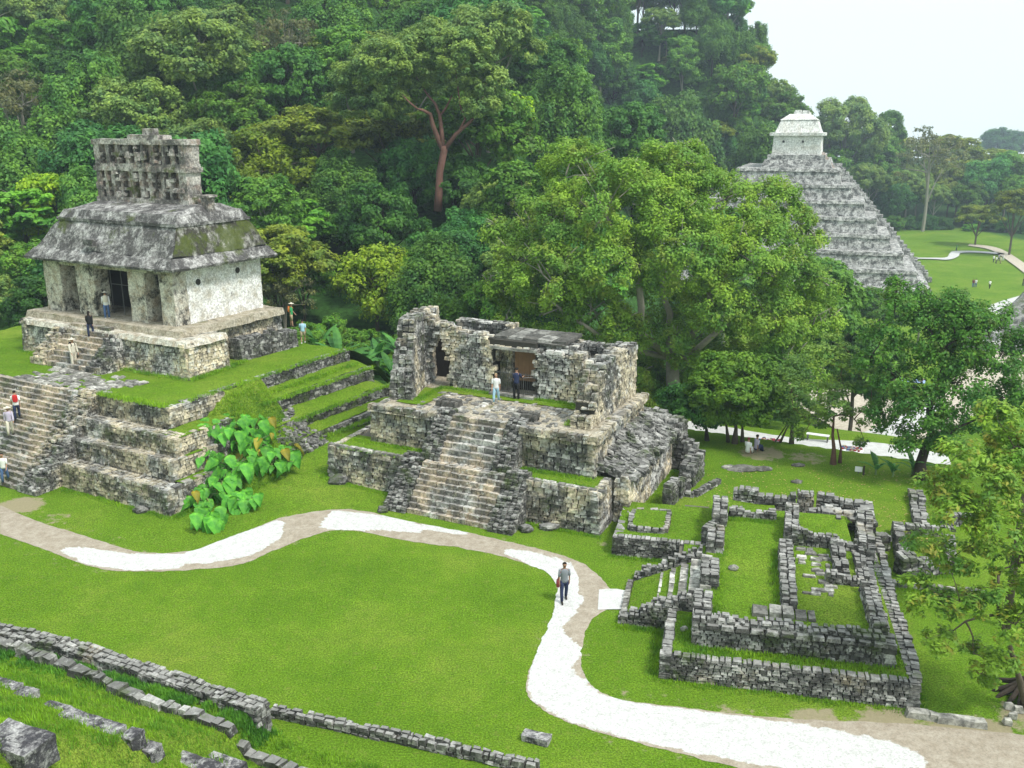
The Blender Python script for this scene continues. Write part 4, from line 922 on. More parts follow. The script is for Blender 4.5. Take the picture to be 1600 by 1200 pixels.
def boulder(label, p, r, mat='dark', grp=None):
    mb = MB(); s = Vector(p)
    mb.grid(lambda a, b: s+Vector((math.cos(a*2*math.pi)*math.sin(b*math.pi)*r[0], math.sin(a*2*math.pi)*math.sin(b*math.pi)*r[1], math.cos(b*math.pi)*r[2]))*(1+.35*noise.noise(Vector((math.cos(a*6.283)*math.sin(b*3.14), math.sin(a*6.283)*math.sin(b*3.14), math.cos(b*3.14)))*1.7+s)), 14, 9, True)
    o = mb.build('boulder', M[mat], None); o['label'] = label; o['category'] = 'rock'
    if grp: o['group'] = grp
boulder('rounded grey boulder on the grass at the left foot of the central temple', P(529, 752, .25), (.62, .45, .38))
boulder('small boulder on the grass in front of the left pyramid tiers', P(220, 797, .1), (.4, .32, .25))
boulder('flat boulder close to the right stair foot of the central temple', P(822, 826, .1), (.35, .4, .22))
boulder('flat oval boulder in the grass below the right half of the central temple', P(858, 823, .1), (.5, .35, .2))
boulder('boulder next to the left balustrade foot of the central stair', P(598, 797, .1), (.3, .25, .2))
for i, (px, py, r, lab) in enumerate([(1160, 732, .9, 'wide flat grey outcrop in the lawn right of the central temple'), (1138, 730, .4, 'pale rounded stone at the left end of the flat outcrop'), (1190, 733, .6, 'low flat stone at the right end of the flat outcrop'), (1247, 727, .4, 'small flat stone in the lawn in front of the leaning trees'), (1245, 753, .32, 'lone brownish stone in the open lawn behind the roofless ruin'), (1146, 887, .22, 'small white stone on the turf floor of the roofless ruin'), (1069, 983, .16, 'tiny white stone on the outer turf ledge of the roofless ruin')]):
    z = 1.55 if i == 5 else .95 if i == 6 else 0
    boulder(lab, P(px, py, z+.03), (r, r*.6, .13), 'slab' if i in (1, 5, 6) else 'block')
# ------------------------------------------------------------------ grass tufts and weeds (uncountable)
M['blade'] = m_leaf('grass_blades', (.135, .285, .018), .5, .3, None, .6)
M['weed'] = m_leaf('weeds', (.085, .25, .03), .5, .3, None, 1.0)
def blades(name, P4, mat, bl, w, sp): o = tufts(name, P4, mat, None, bl, w, sp); o['kind'] = 'stuff'; return o
blades('grass', nearslope_points(26000), M['blade'], 8, .011, .08)
pts = []
while len(pts) < 9000:                                     # weeds inside the terrace wall and along stone rows
    u = R(-2, 12.5); s = abs(random.gauss(.55, .35)); p = NA+ND*u+NN*s; z = hz(p.x, p.y)
    if noise.noise(Vector((p.x*1.5, p.y*1.5, 9))) > -.1: pts.append((p.x, p.y, z, R(.08, .22)))
blades('weeds', pts, M['weed'], 6, .02, .07)
pts = []
def along(fr, a, b, z, n, sp=.12, h=(.05, .16)):
    A = fr.w(*a); B = fr.w(*b)
    for i in range(n):
        q_ = A.lerp(B, random.random()); q_ = q_+Vector((random.gauss(0, sp), random.gauss(0, sp), 0)); pts.append((q_.x, q_.y, z if z is not None else hz(q_.x, q_.y), R(*h)))
for a, b in (((-8.8, -.1), (.2, -.1)), ((.25, 0), (.25, 12)), ((-8.85, 0), (-8.85, 3.4)), ((-11.7, 9.6), (-8, 9.55)), ((-10.6, 3.35), (-8.7, 3.35)), ((.8, 9.1), (4.4, 9.0)), ((1, 10.1), (3.3, 10.9))): along(YF, a, b, None, 420)
for a, b in (((-7.7, .9), (-1, .9)), ((-8.2, .5), (-.2, .5)), ((-7.75, 1), (-7.75, 3)), ((-.6, 1), (-.2, 12))): along(YF, a, b, .92, 420)
for a, b in (((-6.8, 2), (-6.7, 13)), ((-4.5, 3), (-4.4, 11)), ((-3.6, 3), (-3.6, 8)), ((-1.5, 1.8), (-1.4, 5.4)), ((-6.9, 1.75), (-1.3, 1.75)), ((-6.3, 11.6), (-4.2, 11.6)), ((-3.4, 9.6), (-1, 12.6))): along(YF, a, b, 1.52, 380)
for a, b in (((-16.4, -.05), (-11.4, -.05)), ((-3.8, -.1), (.2, -.1)), ((1.15, 2), (1.2, 11)), ((-16.4, 0), (-16.4, 6))): along(XF, a, b, None, 420)
for a, b in (((-15.9, .5), (-11.5, .5)), ((-15.9, 1.75), (-10.3, 1.75)), ((-3.9, .6), (-.1, .6)), ((-4.8, 1.75), (-1, 1.75))): along(XF, a, b, 2.14, 380)
for a, b in (((-12, 6.9), (-9.3, 6.9)), ((-6.3, 7.0), (-3.6, 7.0)), ((-12.4, 3.6), (-12.4, 7)), ((-3, 3.3), (-2.8, 9))): along(XF, a, b, 4.27, 320)
for a, b in (((-8.6, -.15), (0, -.15)), ((.3, 0), (.6, 3))): along(SF, a, b, None, 420)
for (a, b, z) in (((-2.9, 4.3), (-2.9, 19), 4.62), ((-2.5, 9), (-2.3, 19), 3.65), ((-1.6, 9), (-1.3, 19.4), 3.42), ((-.2, 10), (0, 19.8), 2.3), ((.7, 11), (1, 19), 1.0), ((-22, 7.5), (-6.4, 7.5), 4.65), ((-6, 7.7), (-6.6, 12.8), 4.65), ((-8.5, 3.0), (-3, 3.0), 4.65)): along(SF, a, b, z, 450, .15, (.06, .22))
blades('weeds', pts, M['blade'], 6, .012, .06)
pts = []
for i in range(9000):
    u, v = R(-2.7, 2.3), R(1.5, 10); q_ = SF.w(u, v); pts.append((q_.x, q_.y, slope_z(u, v), R(.05, .13)))
blades('grass', pts, M['blade'], 6, .014, .08)
# fallen leaves on the lawn by the trees
V = []
for i in range(900):
    c = P(R(1080, 1480), R(725, 860), 0)+Vector((R(-1, 1), R(-1, 1), .03)); c = c if hz(c.x, c.y) > -.1 else c*0+Vector((0, 60, -20)); a = R(0, 6.28); s_ = R(.02, .045)
    for k_ in range(4): V.append((c.x+math.cos(a+k_*1.57)*s_*(1 if k_ % 2 else 1.8), c.y+math.sin(a+k_*1.57)*s_*(1 if k_ % 2 else 1.8), c.z+R(0, .015)))
M['deadleaf'] = m_plain('dead_leaves', (.38, .28, .12), .8, .5, 2)
link('fallen_leaves', quads_mesh('fallen_leaves', np.array(V), M['deadleaf']), kind='stuff')
# ------------------------------------------------------------------ foliage
def leaf_quads(c, nrm, size, elong=1.7):
    k = len(c); r = rng.normal(0, 1, (k, 3)); t = np.cross(nrm, r); t /= np.linalg.norm(t, axis=1)[:, None]+1e-9
    b = np.cross(nrm, t); b /= np.linalg.norm(b, axis=1)[:, None]+1e-9
    s = (size*rng.uniform(.6, 1.25, k))[:, None]; bend = nrm*s*.15
    V = np.stack([c-t*s*elong*.5-bend, c-b*s*.5, c+t*s*elong*.5-bend, c+b*s*.5], 1)
    return V.reshape(-1, 3)
def crown(lobes, clump_r, dens, nleaf, leaf, droop=0.0, fill=.75, flat=.7, elong=1.7, up=.55):
    """lobes: (centre, (rx,ry,rz)). leaf clumps over every lobe; many small leaves per clump"""
    out = []; cents = np.array([l[0] for l in lobes], dtype=float); rad = np.array([l[1] for l in lobes], dtype=float)
    for li, (c, r) in enumerate(zip(cents, rad)):
        area = 4*np.pi*((r[0]*r[1]+r[0]*r[2]+r[1]*r[2])/3); n = max(5, int(dens*area/(clump_r**2*3.1)))
        d = rng.normal(0, 1, (n, 3)); d /= np.linalg.norm(d, axis=1)[:, None]
        d = d[(d[:, 2] > -.55) | (rng.random(n) < .35)]; n = len(d)
        p = c+d*r*rng.uniform(fill, 1.03, n)[:, None]
        inside = np.zeros(n, bool)
        for lj in range(len(cents)):
            if lj != li: inside |= ((((p-cents[lj])/(rad[lj]*.78))**2).sum(1) < 1)
        p = p[~inside]; d = d[~inside]; n = len(p)
        if n == 0: continue
        cr = clump_r*rng.uniform(.55, 1.45, n)
        m = np.maximum(6, (nleaf*(cr/clump_r)**2).astype(int)); idx = np.repeat(np.arange(n), m); k = len(idx)
        e = rng.normal(0, 1, (k, 3)); e /= np.linalg.norm(e, axis=1)[:, None]; rr = rng.random(k)**(.4)
        q_ = e*rr[:, None]*cr[idx][:, None]; q_[:, 2] *= flat
        if droop: q_[:, 2] -= np.abs(rng.normal(0, 1, k))*droop*cr[idx]
        cc = p[idx]+q_
        nr = e*.6+d[idx]*.5+rng.normal(0, .45, (k, 3)); nr[:, 2] += up; nr /= np.linalg.norm(nr, axis=1)[:, None]
        out.append(leaf_quads(cc, nr, leaf, elong))
    return np.concatenate(out)
def rand_lobes(R0, hc, zc, n, rl, seedv, flatz=.8, narrow=1.0):
    rs = np.random.default_rng(seedv); L = []
    for i in range(n):
        th = i*2.399+rs.uniform(-.4, .4); rr = R0*(.25+.6*math.sqrt((i+.5)/n)); z = zc+hc*(.5-((i+.5)/n))*rs.uniform(.6, 1.2)
        k = rl*rs.uniform(.7, 1.25); L.append(((math.cos(th)*rr*narrow, math.sin(th)*rr*narrow, z), (k, k, k*flatz)))
    L.append(((0, 0, zc+hc*.2), (rl*1.1, rl*1.1, rl*.9))); return L
def limbs(mb, base, top, lobes, r0, sides=7, wob=.25, nmax=12):
    base = Vector(base); top = Vector(top); k = 6; pts = []
    for i in range(k+1):
        s = i/k; p = base.lerp(top, s)+Vector((math.sin(s*5+r0*9)*wob, math.cos(s*4+r0*5)*wob, 0))*s*(1.2-s)*1.6; pts.append(p)
    mb.tube([pts[0]-UP*.5]+pts, [r0*1.7, r0*1.45]+[r0*(1-.45*(i/k)) for i in range(1, k+1)], sides)
    for i, (c, r) in enumerate(lobes[:nmax]):
        c = Vector(c); st_ = pts[random.choice((3, 4, 5, 6))]; mid = st_.lerp(c, .5)+Vector((R(-.3, .3), R(-.3, .3), R(.1, .6)))*r[0]*.4
        q1 = st_.lerp(mid, .5)+UP*.1; e = c+Vector((R(-.3, .3), R(-.3, .3), .25))*r[0]
        mb.tube([st_, q1, mid, mid.lerp(e, .5), e], [r0*.42, r0*.34, r0*.26, r0*.16, r0*.05], 5)
        for j in range(3):
            f = mid.lerp(e, R(0, .6)); g_ = c+Vector((R(-1, 1), R(-1, 1), R(-.3, .9)))*r[0]*.85; mb.tube([f, f.lerp(g_, .5)+UP*.1, g_], [r0*.13, r0*.08, r0*.03], 4)
LM = {}
def LMat(n, *a, **k): LM[n] = m_leaf(n, *a, **k); return LM[n]
kinds = [
 ('broadleaf_tree', 'mid-green broad-crowned tree', (0.108, 0.263, 0.028), dict(R0=5.2, hc=5.0, zc=9.5, n=11, rl=2.5), dict(clump_r=.95, dens=1.15, nleaf=110, leaf=.30), 'bark'),
 ('broadleaf_tree', 'dark round-headed tree', (0.057, 0.170, 0.028), dict(R0=4.6, hc=5.5, zc=9.0, n=9, rl=2.8), dict(clump_r=.8, dens=1.2, nleaf=90, leaf=.28), 'darkbark'),
 ('feathery_tree', 'grey-green feathery tree', (0.155, 0.263, 0.065), dict(R0=5.6, hc=4.2, zc=10.5, n=12, rl=2.2), dict(clump_r=.75, dens=1.3, nleaf=90, leaf=.24, up=.8), 'palebark'),
 ('lime_tree', 'bright lime-green tree', (0.257, 0.445, 0.020), dict(R0=3.2, hc=6.5, zc=8.0, n=8, rl=1.9), dict(clump_r=.9, dens=1.0, nleaf=80, leaf=.34), 'bark'),
 ('yellowing_tree', 'loose yellow-green tree', (.19, .31, .025), dict(R0=4.8, hc=5.0, zc=8.5, n=9, rl=2.2), dict(clump_r=.9, dens=1.0, nleaf=90, leaf=.28, droop=.4), 'bark'),
 ('vine_draped_tree', 'vine-draped tree', (0.095, 0.228, 0.038), dict(R0=4.4, hc=7.0, zc=9.5, n=10, rl=2.3), dict(clump_r=.8, dens=1.2, nleaf=130, leaf=.26, droop=1.4), 'darkbark'),
 ('olive_tree', 'layered olive-green tree', (0.182, 0.263, 0.032), dict(R0=5.8, hc=3.6, zc=9.5, n=13, rl=2.1, flatz=.55), dict(clump_r=.95, dens=1.2, nleaf=110, leaf=.28, flat=.45, up=1.2), 'bark'),
 ('tall_tree', 'tall narrow green tree', (0.105, 0.257, 0.036), dict(R0=3.4, hc=9.0, zc=11.0, n=11, rl=2.1), dict(clump_r=.8, dens=1.15, nleaf=90, leaf=.28), 'palebark'),
 ('thin_tree', 'thin half-bare brownish tree', (.15, .18, .08), dict(R0=4.6, hc=4.5, zc=10.0, n=9, rl=1.9), dict(clump_r=.7, dens=.55, nleaf=45, leaf=.22), 'palebark'),
 ('broadleaf_tree', 'deep blue-green tree', (0.065, 0.216, 0.050), dict(R0=5.0, hc=6.0, zc=9.5, n=11, rl=2.4), dict(clump_r=.9, dens=1.2, nleaf=110, leaf=.30, droop=.5), 'darkbark'),
 ('umbrella_tree', 'large-leaved green tree', (0.115, 0.316, 0.032), dict(R0=4.4, hc=4.2, zc=7.5, n=10, rl=2.0, flatz=.6), dict(clump_r=.85, dens=1.0, nleaf=60, leaf=.46, flat=.4, up=1.3), 'palebark'),
]
protos = []
for i, (nm, lab, colr, lo, cr, bk) in enumerate(kinds):
    ms = []
    for v in range(2):
        random.seed(100+i*7+v)
        kw = dict(lo); lob = rand_lobes(kw['R0'], kw['hc'], kw['zc'], kw['n'], kw['rl'], 50+i*5+v, kw.get('flatz', .8))
        mt = LM.get(f'k{i}') or LMat(f'k{i}', colr, yellow=((.20, .26, .03) if i == 4 else (.10, .13, .03) if i in (0, 6) else None))
        cm = quads_mesh('crown', crown(lob, **cr), mt)
        t_ = MB(); limbs(t_, (0, 0, -2.5), (R(-.5, .5), R(-.5, .5), kw['zc']-.5), lob, .3)
        tmh = bpy.data.meshes.new('trunk'); tmh.from_pydata(t_.v, [], t_.f); tmh.materials.append(M[bk])
        ms.append((cm, tmh))
    protos.append((nm, lab, ms))
TREES = []
def plant(ki, x, y, s, label=None, group=None, var=None, sz=1.0, rz=None, z=None, cat='tree', kind_word=None):
    nm, lab, ms = protos[ki]; cm, tmh = ms[random.randrange(2) if var is None else var]
    o = bpy.data.objects.new(nm, None); C.objects.link(o); o.location = (x, y, hz(x, y) if z is None else z); o.rotation_euler = (0, 0, R(0, 6.28) if rz is None else rz); o.scale = (s, s, s*sz); o.empty_display_size = .3
    for mh in (cm, tmh):
        c = bpy.data.objects.new(mh.name.split('.')[0], mh); C.objects.link(c); c.parent = o
    o['category'] = cat
    if label: o['label'] = label
    if group: o['group'] = group
    TREES.append((o, ki, label is None)); return o
def proj(p):
    c, s = math.cos(PT), math.sin(PT); dz = p[2]-H; d = p[1]*c-dz*s; u = p[1]*s+dz*c
    return (800+F*p[0]/d, 600-F*u/d)
# hillside forest: jittered rows, kinds chosen by a slow noise so that neighbours form groups
random.seed(5)
rows = [(77, 6.2, .62), (84, 7.4, .8), (92, 8.0, .88), (101, 8.6, .95), (111, 9.0, 1.0), (122, 9.5, 1.0), (134, 10.0, 1.05), (147, 10.5, 1.1), (161, 11, 1.15), (176, 12, 1.2), (192, 13, 1.25), (209, 13.5, 1.3), (227, 13, 1.3), (246, 11, 1.3), (258, 11, 1.35), (272, 12, 1.4), (290, 13, 1.5)]
for ri, (y0, dx, sc) in enumerate(rows):
    x = -y0*.62+R(0, 3)
    while x < y0*.34:
        xx = x+R(-1.5, 1.5); yy = y0+R(-3, 3); x += dx*R(.8, 1.15)
        g_ = hz(xx, yy)
        if y0 < 90 and xx > 3: continue
        if y0 < 84 and -34 < xx < -12.5 and yy < 79: yy = 80
        if xx > 12 and g_ < 2.0: continue
        pxx = proj((xx, yy, g_+8))[0]
        if (pxx > 1120 and yy < 205) or pxx > 1243 or (yy > 240 and pxx < 880): continue
        tl = TF.l((xx, yy))
        if -38 < tl[0] < 36 and -30 < tl[1] < 56: continue
        if -17.5 < xx < -4.5 and 79 < yy < 108: continue
        n_ = noise.noise(Vector((xx*.045, yy*.06, 2)))+R(-.25, .25)
        ki = random.choice([1, 9, 5, 7] if n_ < -.12 else [0, 9, 2, 5, 10, 0] if n_ < .12 else [0, 6, 2, 0, 10, 3] if n_ < .3 else [6, 4, 0, 8, 2])
        plant(ki, xx, yy, sc*R(.78, 1.2), sz=R(.9, 1.15))
random.seed(17); ridge = [tuple(o.location)[:2] for o, _, _ in TREES]; n_r = 0
for i in range(9000):
    xx, yy = R(2, 96), R(150, 300)
    if xx < 18 and yy < 180: continue
    g_ = hz(xx, yy); pxx = proj((xx, yy, g_+8))[0]; tl = TF.l((xx, yy))
    if g_ < 1.0 or not (780 < pxx < 1244) or (yy < 205 and pxx > 1120): continue
    if -36 < tl[0] < 36 and -28 < tl[1] < 55: continue
    if min((xx-a)**2+(yy-b)**2 for a, b in ridge) < 6.6**2: continue
    ridge.append((xx, yy)); plant(random.choice([0, 5, 5, 9, 1, 6, 2, 10]), xx, yy, R(.85, 1.15), sz=R(.9, 1.15)); n_r += 1
    if n_r > 120: break
random.seed(29); steep = []; hb_ = []
for i in range(9000):
    xx, yy = R(-8, 92), R(165, 300); g_ = hz(xx, yy); tl = TF.l((xx, yy)); pxx = proj((xx, yy, g_+5))[0]
    if g_ < 1 or not (790 < pxx < 1236) or (-35 < tl[0] < 36 and -28 < tl[1] < 53): continue
    if abs(hz(xx, yy+2)-g_)+abs(hz(xx+2, yy)-g_) < 2.4: continue
    if min([(xx-a)**2+(yy-b)**2 for a, b in steep] or [99]) < 5.0**2: continue
    steep.append((xx, yy)); o = plant(random.choice([0, 9, 1, 10, 5, 6]), xx, yy, R(.62, .85), None, None, z=g_-4.0, cat='bush'); o.name = 'bush'  # slope fill of scaled-down, half-sunk tree copies; bush is only their tag
    if len(steep) > 95: break
# far treeline beyond the great lawn
random.seed(9)
for ri, (off, dx, sc, top) in enumerate([(322, 11, 1.15, 0), (334, 12, 1.3, 2), (350, 13, 1.4, 4), (372, 15, 1.6, 8)]):
    x = 62+ri*3
    while x < 235:
        xx, yy = x+R(-2, 2), off+R(-4, 4)-(.16*(x-90) if x > 90 else 0)-(0.55*(x-150) if x > 150 else 0); x += dx*R(.85, 1.2)
        if not (1255 < proj((xx, yy, 0))[0] < 1680): continue
        plant(random.choice([0, 9, 6, 2, 0, 7, 9]), xx, yy, sc*R(.85, 1.2), sz=R(.9, 1.15))
random.seed(23); fb_ = []
x = 92
while x < 215:
    yy = 312-(.16*(x-90) if x > 90 else 0)-(0.55*(x-150) if x > 150 else 0)+R(-3, 3)
    if 1395 < proj((x, yy, -12))[0] < 1640: o = plant(random.choice([0, 9, 1, 10]), x, yy, R(.45, .6), 'x', 'shrubs along the far edge of the great lawn', z=hz(x, yy)-3.2, cat='bush'); o.name = 'bush'; fb_.append(o)
    x += R(4.5, 6.5)
nfb = ['first', 'second', 'third', 'fourth', 'fifth', 'sixth', 'seventh', 'eighth', 'ninth', 'tenth', 'eleventh', 'twelfth', 'thirteenth', 'fourteenth', 'fifteenth', 'sixteenth', 'seventeenth', 'eighteenth', 'nineteenth', 'twentieth']
for i, o in enumerate(fb_): o['label'] = nfb[i % 20]+(' shrub from the left along the far edge of the great lawn' if i < 20 else ' shrub from the middle rightwards along the far lawn edge')
# labels for the forest trees
def where(o):
    zc = 9*o.scale[2]; p = Vector(o.location)+UP*zc; x, y = proj(p)
    if o.location.y > 280:
        a = 'right of the summit temple' if x < 1330 else 'behind the lower slope of the tall pyramid' if x < 1420 else 'behind the lone lawn tree' if x < 1540 else 'at the right edge beyond the lawn'
        b = '(front rank)' if o.location.y < 322 else '(back rank)'; return a+' '+b, x, y
    a = ('at the far left edge' if x < 90 else 'behind the left temple' if x < 330 else 'just right of the left temple' if x < 470 else 'left of the red-trunked tree' if x < 620 else 'around the red-trunked tree' if x < 760 else 'right of the red-trunked tree' if x < 900 else 'above the big central tree' if x < 1000 else 'above the right half of the big tree' if x < 1090 else 'on the ridge left of the summit temple')
    b = 'high on the hill' if y < 60 else 'in the upper forest' if y < 150 else 'midway up the forest' if y < 250 else 'low in the forest' if y < 370 else 'at the foot of the forest'
    return a+', '+b, x, y
from collections import defaultdict
dd_ = defaultdict(list)
for o, ki, auto in TREES:
    if auto:
        w_, x, y = where(o); nm_ = protos[ki][1] if o['category'] == 'tree' else protos[ki][1].replace('tree', 'bush').replace('broad-crowned ', '').replace('round-headed ', ''); dd_[(nm_, w_)].append((x, y, o))
for (lab, w_), L_ in dd_.items():
    L_.sort(key=lambda e: e[0]); n_ = len(L_)
    for i, (x, y, o) in enumerate(L_):
        pre = '' if n_ == 1 else ('leftmost ' if i == 0 else 'rightmost ' if i == n_-1 else ['second ', 'third ', 'fourth ', 'fifth ', 'sixth ', 'seventh ', 'eighth ', 'ninth ', 'tenth ', 'eleventh '][min(i-1, 9)])
        post = '' if n_ == 1 or i in (0, n_-1) else ' from the left'
        o['label'] = (pre+lab+post+' '+w_)[:140]; o['group'] = 'trees of the hillside forest' if o.location.y < 280 else 'trees beyond the great lawn'
# special trees in the forest
def special(ki, px, py, Y, s, label, sz=1.0, var=0, zc=9.0):
    Y0, s0 = Y, s
    if Y < 250:                                            # find the standing point on the slope whose crown shows here
        while Y < 240 and D(px, py, Y).z-zc*s*sz > hz(D(px, py, Y).x, Y)+.5: Y += 1.0; s = s0*(1+.8*(Y/Y0-1))
    p = D(px, py, Y); z = p.z-zc*s*sz; g_ = hz(p.x, Y)
    if z > g_+1: k_ = (p.z-g_)/(zc*s*sz); s *= k_**(.75 if Y > 250 else .3); sz = min(1.3 if Y < 250 else 9, (p.z-g_)/(zc*s)); z = g_
    plant(ki, p.x, Y, s, label, None, var, sz, z=z)
special(3, 412, 275, 88, .55, 'small lime-green tree glowing beside the mansard roof of the left temple', zc=8)
special(3, 790, 185, 112, .8, 'bright green bushy tree immediately right of the red-trunked tree', var=1, zc=8)
special(2, 315, 95, 118, 1.35, 'large silvery grey-green tree high above the left temple roof', zc=10)
special(4, 590, 430, 78, .72, 'yellow-green drooping tree between the two temples, behind the banana plants', zc=8.5)
special(4, 660, 450, 80, .6, 'smaller yellowish tree right of the yellow-green drooping tree', var=1, zc=8.5)
special(3, 575, 350, 84, .5, 'slender bright green sapling above the yellow-green drooping tree', var=1, zc=8)
special(1, 600, 345, 90, .8, 'dark glossy round tree down left of the red-trunked tree', zc=9)
special(9, 690, 400, 84, .62, 'deep green tree right below the foot of the red trunk', zc=9.5)
special(0, 640, 430, 82, .55, 'leafy green tree between the yellow-green tree and the central temple vault', zc=9.5)
special(9, 735, 370, 88, .6, 'dark blue-green tree filling the slope right of the red trunk', zc=9.5)
special(1, 715, 290, 104, .75, 'dark tree standing directly behind the red trunk', zc=9, var=1)
special(9, 650, 260, 106, .75, 'deep green tree just left behind the red trunk', zc=9.5, var=1)
special(6, 225, 165, 96, .8, 'yellowish layered tree just above the left roof comb', zc=9.5)
special(2, 790, 325, 86, .66, 'pale grey-green tree to the left of the big central tree', var=1, zc=10)
special(10, 460, 350, 84, .7, 'fresh green layered tree right of the mansard roof', zc=7.5)
special(10, 50, 330, 80, .8, 'green tree crowding the left side of the left temple', var=1, zc=7.5)
special(0, 45, 420, 79, .55, 'dark green bush pressed against the left edge beside the temple', var=1)
special(0, 470, 430, 77, .5, 'leafy green bush behind the visitor in green', var=0)
special(2, 640, 110, 104, 1.0, 'feathery tree crown spreading above the bare red trunk', var=0, zc=10)
plant(7, D(1292, 420, 86).x, 86, 1.02, 'tall blue-green tree covering the lower left slope of the tall pyramid', None, 0)
plant(0, D(1352, 420, 90).x, 90, .82, 'rounder green tree at the foot of the tall pyramid, beside the tall blue-green one', None, 1)
special(9, 1290, 510, 80, .5, 'blue-green tree between the big central tree and the plaza path', var=1, zc=9.5)
special(0, 1375, 480, 84, .42, 'green tree in front of the foot of the tall pyramid', zc=9.5)
special(10, 1440, 485, 76, .4, 'spiky dark green treetop under the base of the tall pyramid', zc=7.5)
special(7, 1140, 400, 108, 1.0, 'tall green tree hidden behind the big central tree', zc=11)
special(5, 1060, 130, 150, 1.1, 'large creeper-hung tree above the big central tree', zc=9.5)
special(5, 1200, 170, 215, 1.2, 'creeper-covered tree on the ridge end left of the summit temple', zc=9.5)
special(6, 1530, 335, 262, 1.0, 'lone spreading tree with a straight trunk on the great lawn', zc=9.5)
special(8, 1455, 240, 300, 1.25, 'pale bare-branched tree in the woods right of the pyramid', zc=10)
special(2, 1325, 205, 345, 1.0, 'rounded grey-green crown on the skyline right of the summit temple', zc=10)
special(7, 1388, 225, 350, .55, 'tall sparse emergent tree breaking the skyline right of the summit temple', zc=11)
special(9, 1569, 218, 700, 1.3, 'distant bluish flat-topped tree on the horizon near the right edge', zc=10, sz=.6)
special(6, 1590, 300, 240, .9, 'yellow-green tree at the right edge beside the forest road', zc=9.5)
# red-trunked tree
random.seed(21)
def custom_tree(name, label, base, lobes, trunk_fn, mat_leaf, mat_bark, cr, cat='tree'):
    o = thing(name, label, cat, tuple(base)); b = Vector(base)
    L_ = [((Vector(c)-b)[:], r) for c, r in lobes]
    link('crown', quads_mesh('crown', crown(L_, **cr), mat_leaf), o, off=b)
    t_ = MB(); trunk_fn(t_); t_.build('trunk', mat_bark, o, smooth=True); return o
Yr = 100.0; q3 = lambda x, y, dy=0: D(x, y, Yr+dy)
lob = [(q3(x, y, dy), (r*.069, r*.069, r*.05)) for x, y, r, dy in ((560, 120, 38, 2), (600, 100, 50, -1), (660, 85, 55, 2), (720, 85, 50, 0), (760, 130, 38, 1), (590, 150, 42, 0), (640, 130, 38, 3), (700, 125, 45, 3), (750, 165, 28, 0), (620, 170, 25, 2), (545, 160, 28, 1), (680, 60, 38, 3))]
def red(t_):
    T_ = lambda *a: [q3(x, y, dy) for x, y, dy in a]
    t_.tube(T_((684, 330, 0), (686, 300, 0), (687, 270, 0), (694, 235, 0), (693, 228, 0)), [0.459, 0.407, 0.370, 0.370, 0.370], 10)
    t_.tube(T_((693, 236, 0), (685, 218, 0), (676, 195, -1), (672, 178, -1), (660, 172, -2), (652, 170, -2)), [0.311, 0.266, 0.237, 0.200, 0.148, 0.096], 8)
    t_.tube(T_((692, 230, 0), (690, 205, 0), (687, 180, 1), (680, 162, 1), (668, 148, 1), (650, 120, 1)), [0.259, 0.222, 0.192, 0.148, 0.111, 0.037], 8)
    t_.tube(T_((696, 232, 0), (712, 210, 0), (735, 190, 0), (748, 172, -1), (754, 155, -1), (760, 130, 0)), [0.266, 0.207, 0.163, 0.126, 0.074, 0.037], 8)
    t_.tube(T_((716, 207, 0), (727, 186, 0), (719, 165, 0), (716, 140, 0), (712, 110, 1)), [0.148, 0.111, 0.089, 0.067, 0.030], 6)
    t_.tube(T_((687, 182, 1), (697, 168, 1), (705, 152, 1), (710, 130, 2)), [0.148, 0.118, 0.074, 0.030], 6)
    t_.tube(T_((652, 170, -2), (640, 160, -2), (625, 145, -1), (612, 140, -1), (590, 130, 0)), [0.104, 0.089, 0.074, 0.059, 0.030], 6)
custom_tree('gumbo_tree', 'tall tree with a bare forked red-brown trunk and flat feathery crown on the hillside', q3(684, 330), lob, red, LM['k2'], M['redbark'], dict(clump_r=.7, dens=1.5, nleaf=110, leaf=.2, up=1.0, flat=.6))
# big central tree
random.seed(31); Yb = 71.0
LMat('big', (.155, .300, .038), yellow=(.24, .31, .04), clump=.35)
bl = [(900, 268, 62, 0), (1055, 268, 62, 0), (965, 320, 80, -3), (1140, 325, 75, 0), (1205, 322, 50, 1), (1240, 345, 38, 1), (845, 350, 52, 0), (815, 400, 50, 0), (800, 455, 38, -1), (865, 430, 62, -4), (955, 415, 60, -5), (1065, 395, 75, -5), (1175, 405, 75, -4), (1235, 430, 55, -1),
      (1255, 505, 42, 0), (930, 490, 55, -3), (860, 485, 42, -3), (1195, 495, 65, -3), (1120, 470, 55, -5), (1035, 330, 60, -3), (890, 335, 60, -2), (1225, 565, 40, -2), (1150, 560, 45, -1), (960, 505, 40, -4), (1020, 250, 40, 3), (985, 285, 45, 3), (1100, 300, 50, 3), (985, 525, 34, -3), (790, 500, 25, -2), (1270, 455, 32, 2), (1035, 505, 40, 1), (1085, 470, 45, 1), (1020, 440, 40, 2), (1090, 535, 40, 2), (1010, 555, 34, 2), (1065, 590, 34, 1), (1120, 590, 34, 1), (940, 545, 30, 2), (1010, 600, 26, 2), (1262, 585, 32, 0), (1215, 615, 36, -1), (1165, 610, 30, 0), (1090, 600, 30, 0), (915, 545, 26, 0), (880, 230, 22, 2), (1075, 238, 26, 2), (1250, 375, 26, 1), (765, 440, 16, 0), (775, 355, 20, 1), (1050, 530, 30, -4), (1075, 560, 28, -3), (1000, 585, 26, -2), (970, 575, 24, 0), (1222, 300, 30, 1), (1262, 372, 28, 1), (1284, 440, 30, 1), (1292, 500, 28, 1)]
lobb = [(D(x, y, Yb+dy), (r*.045, r*.045, r*.040)) for x, y, r, dy in bl]
gz = hz(12, 71)
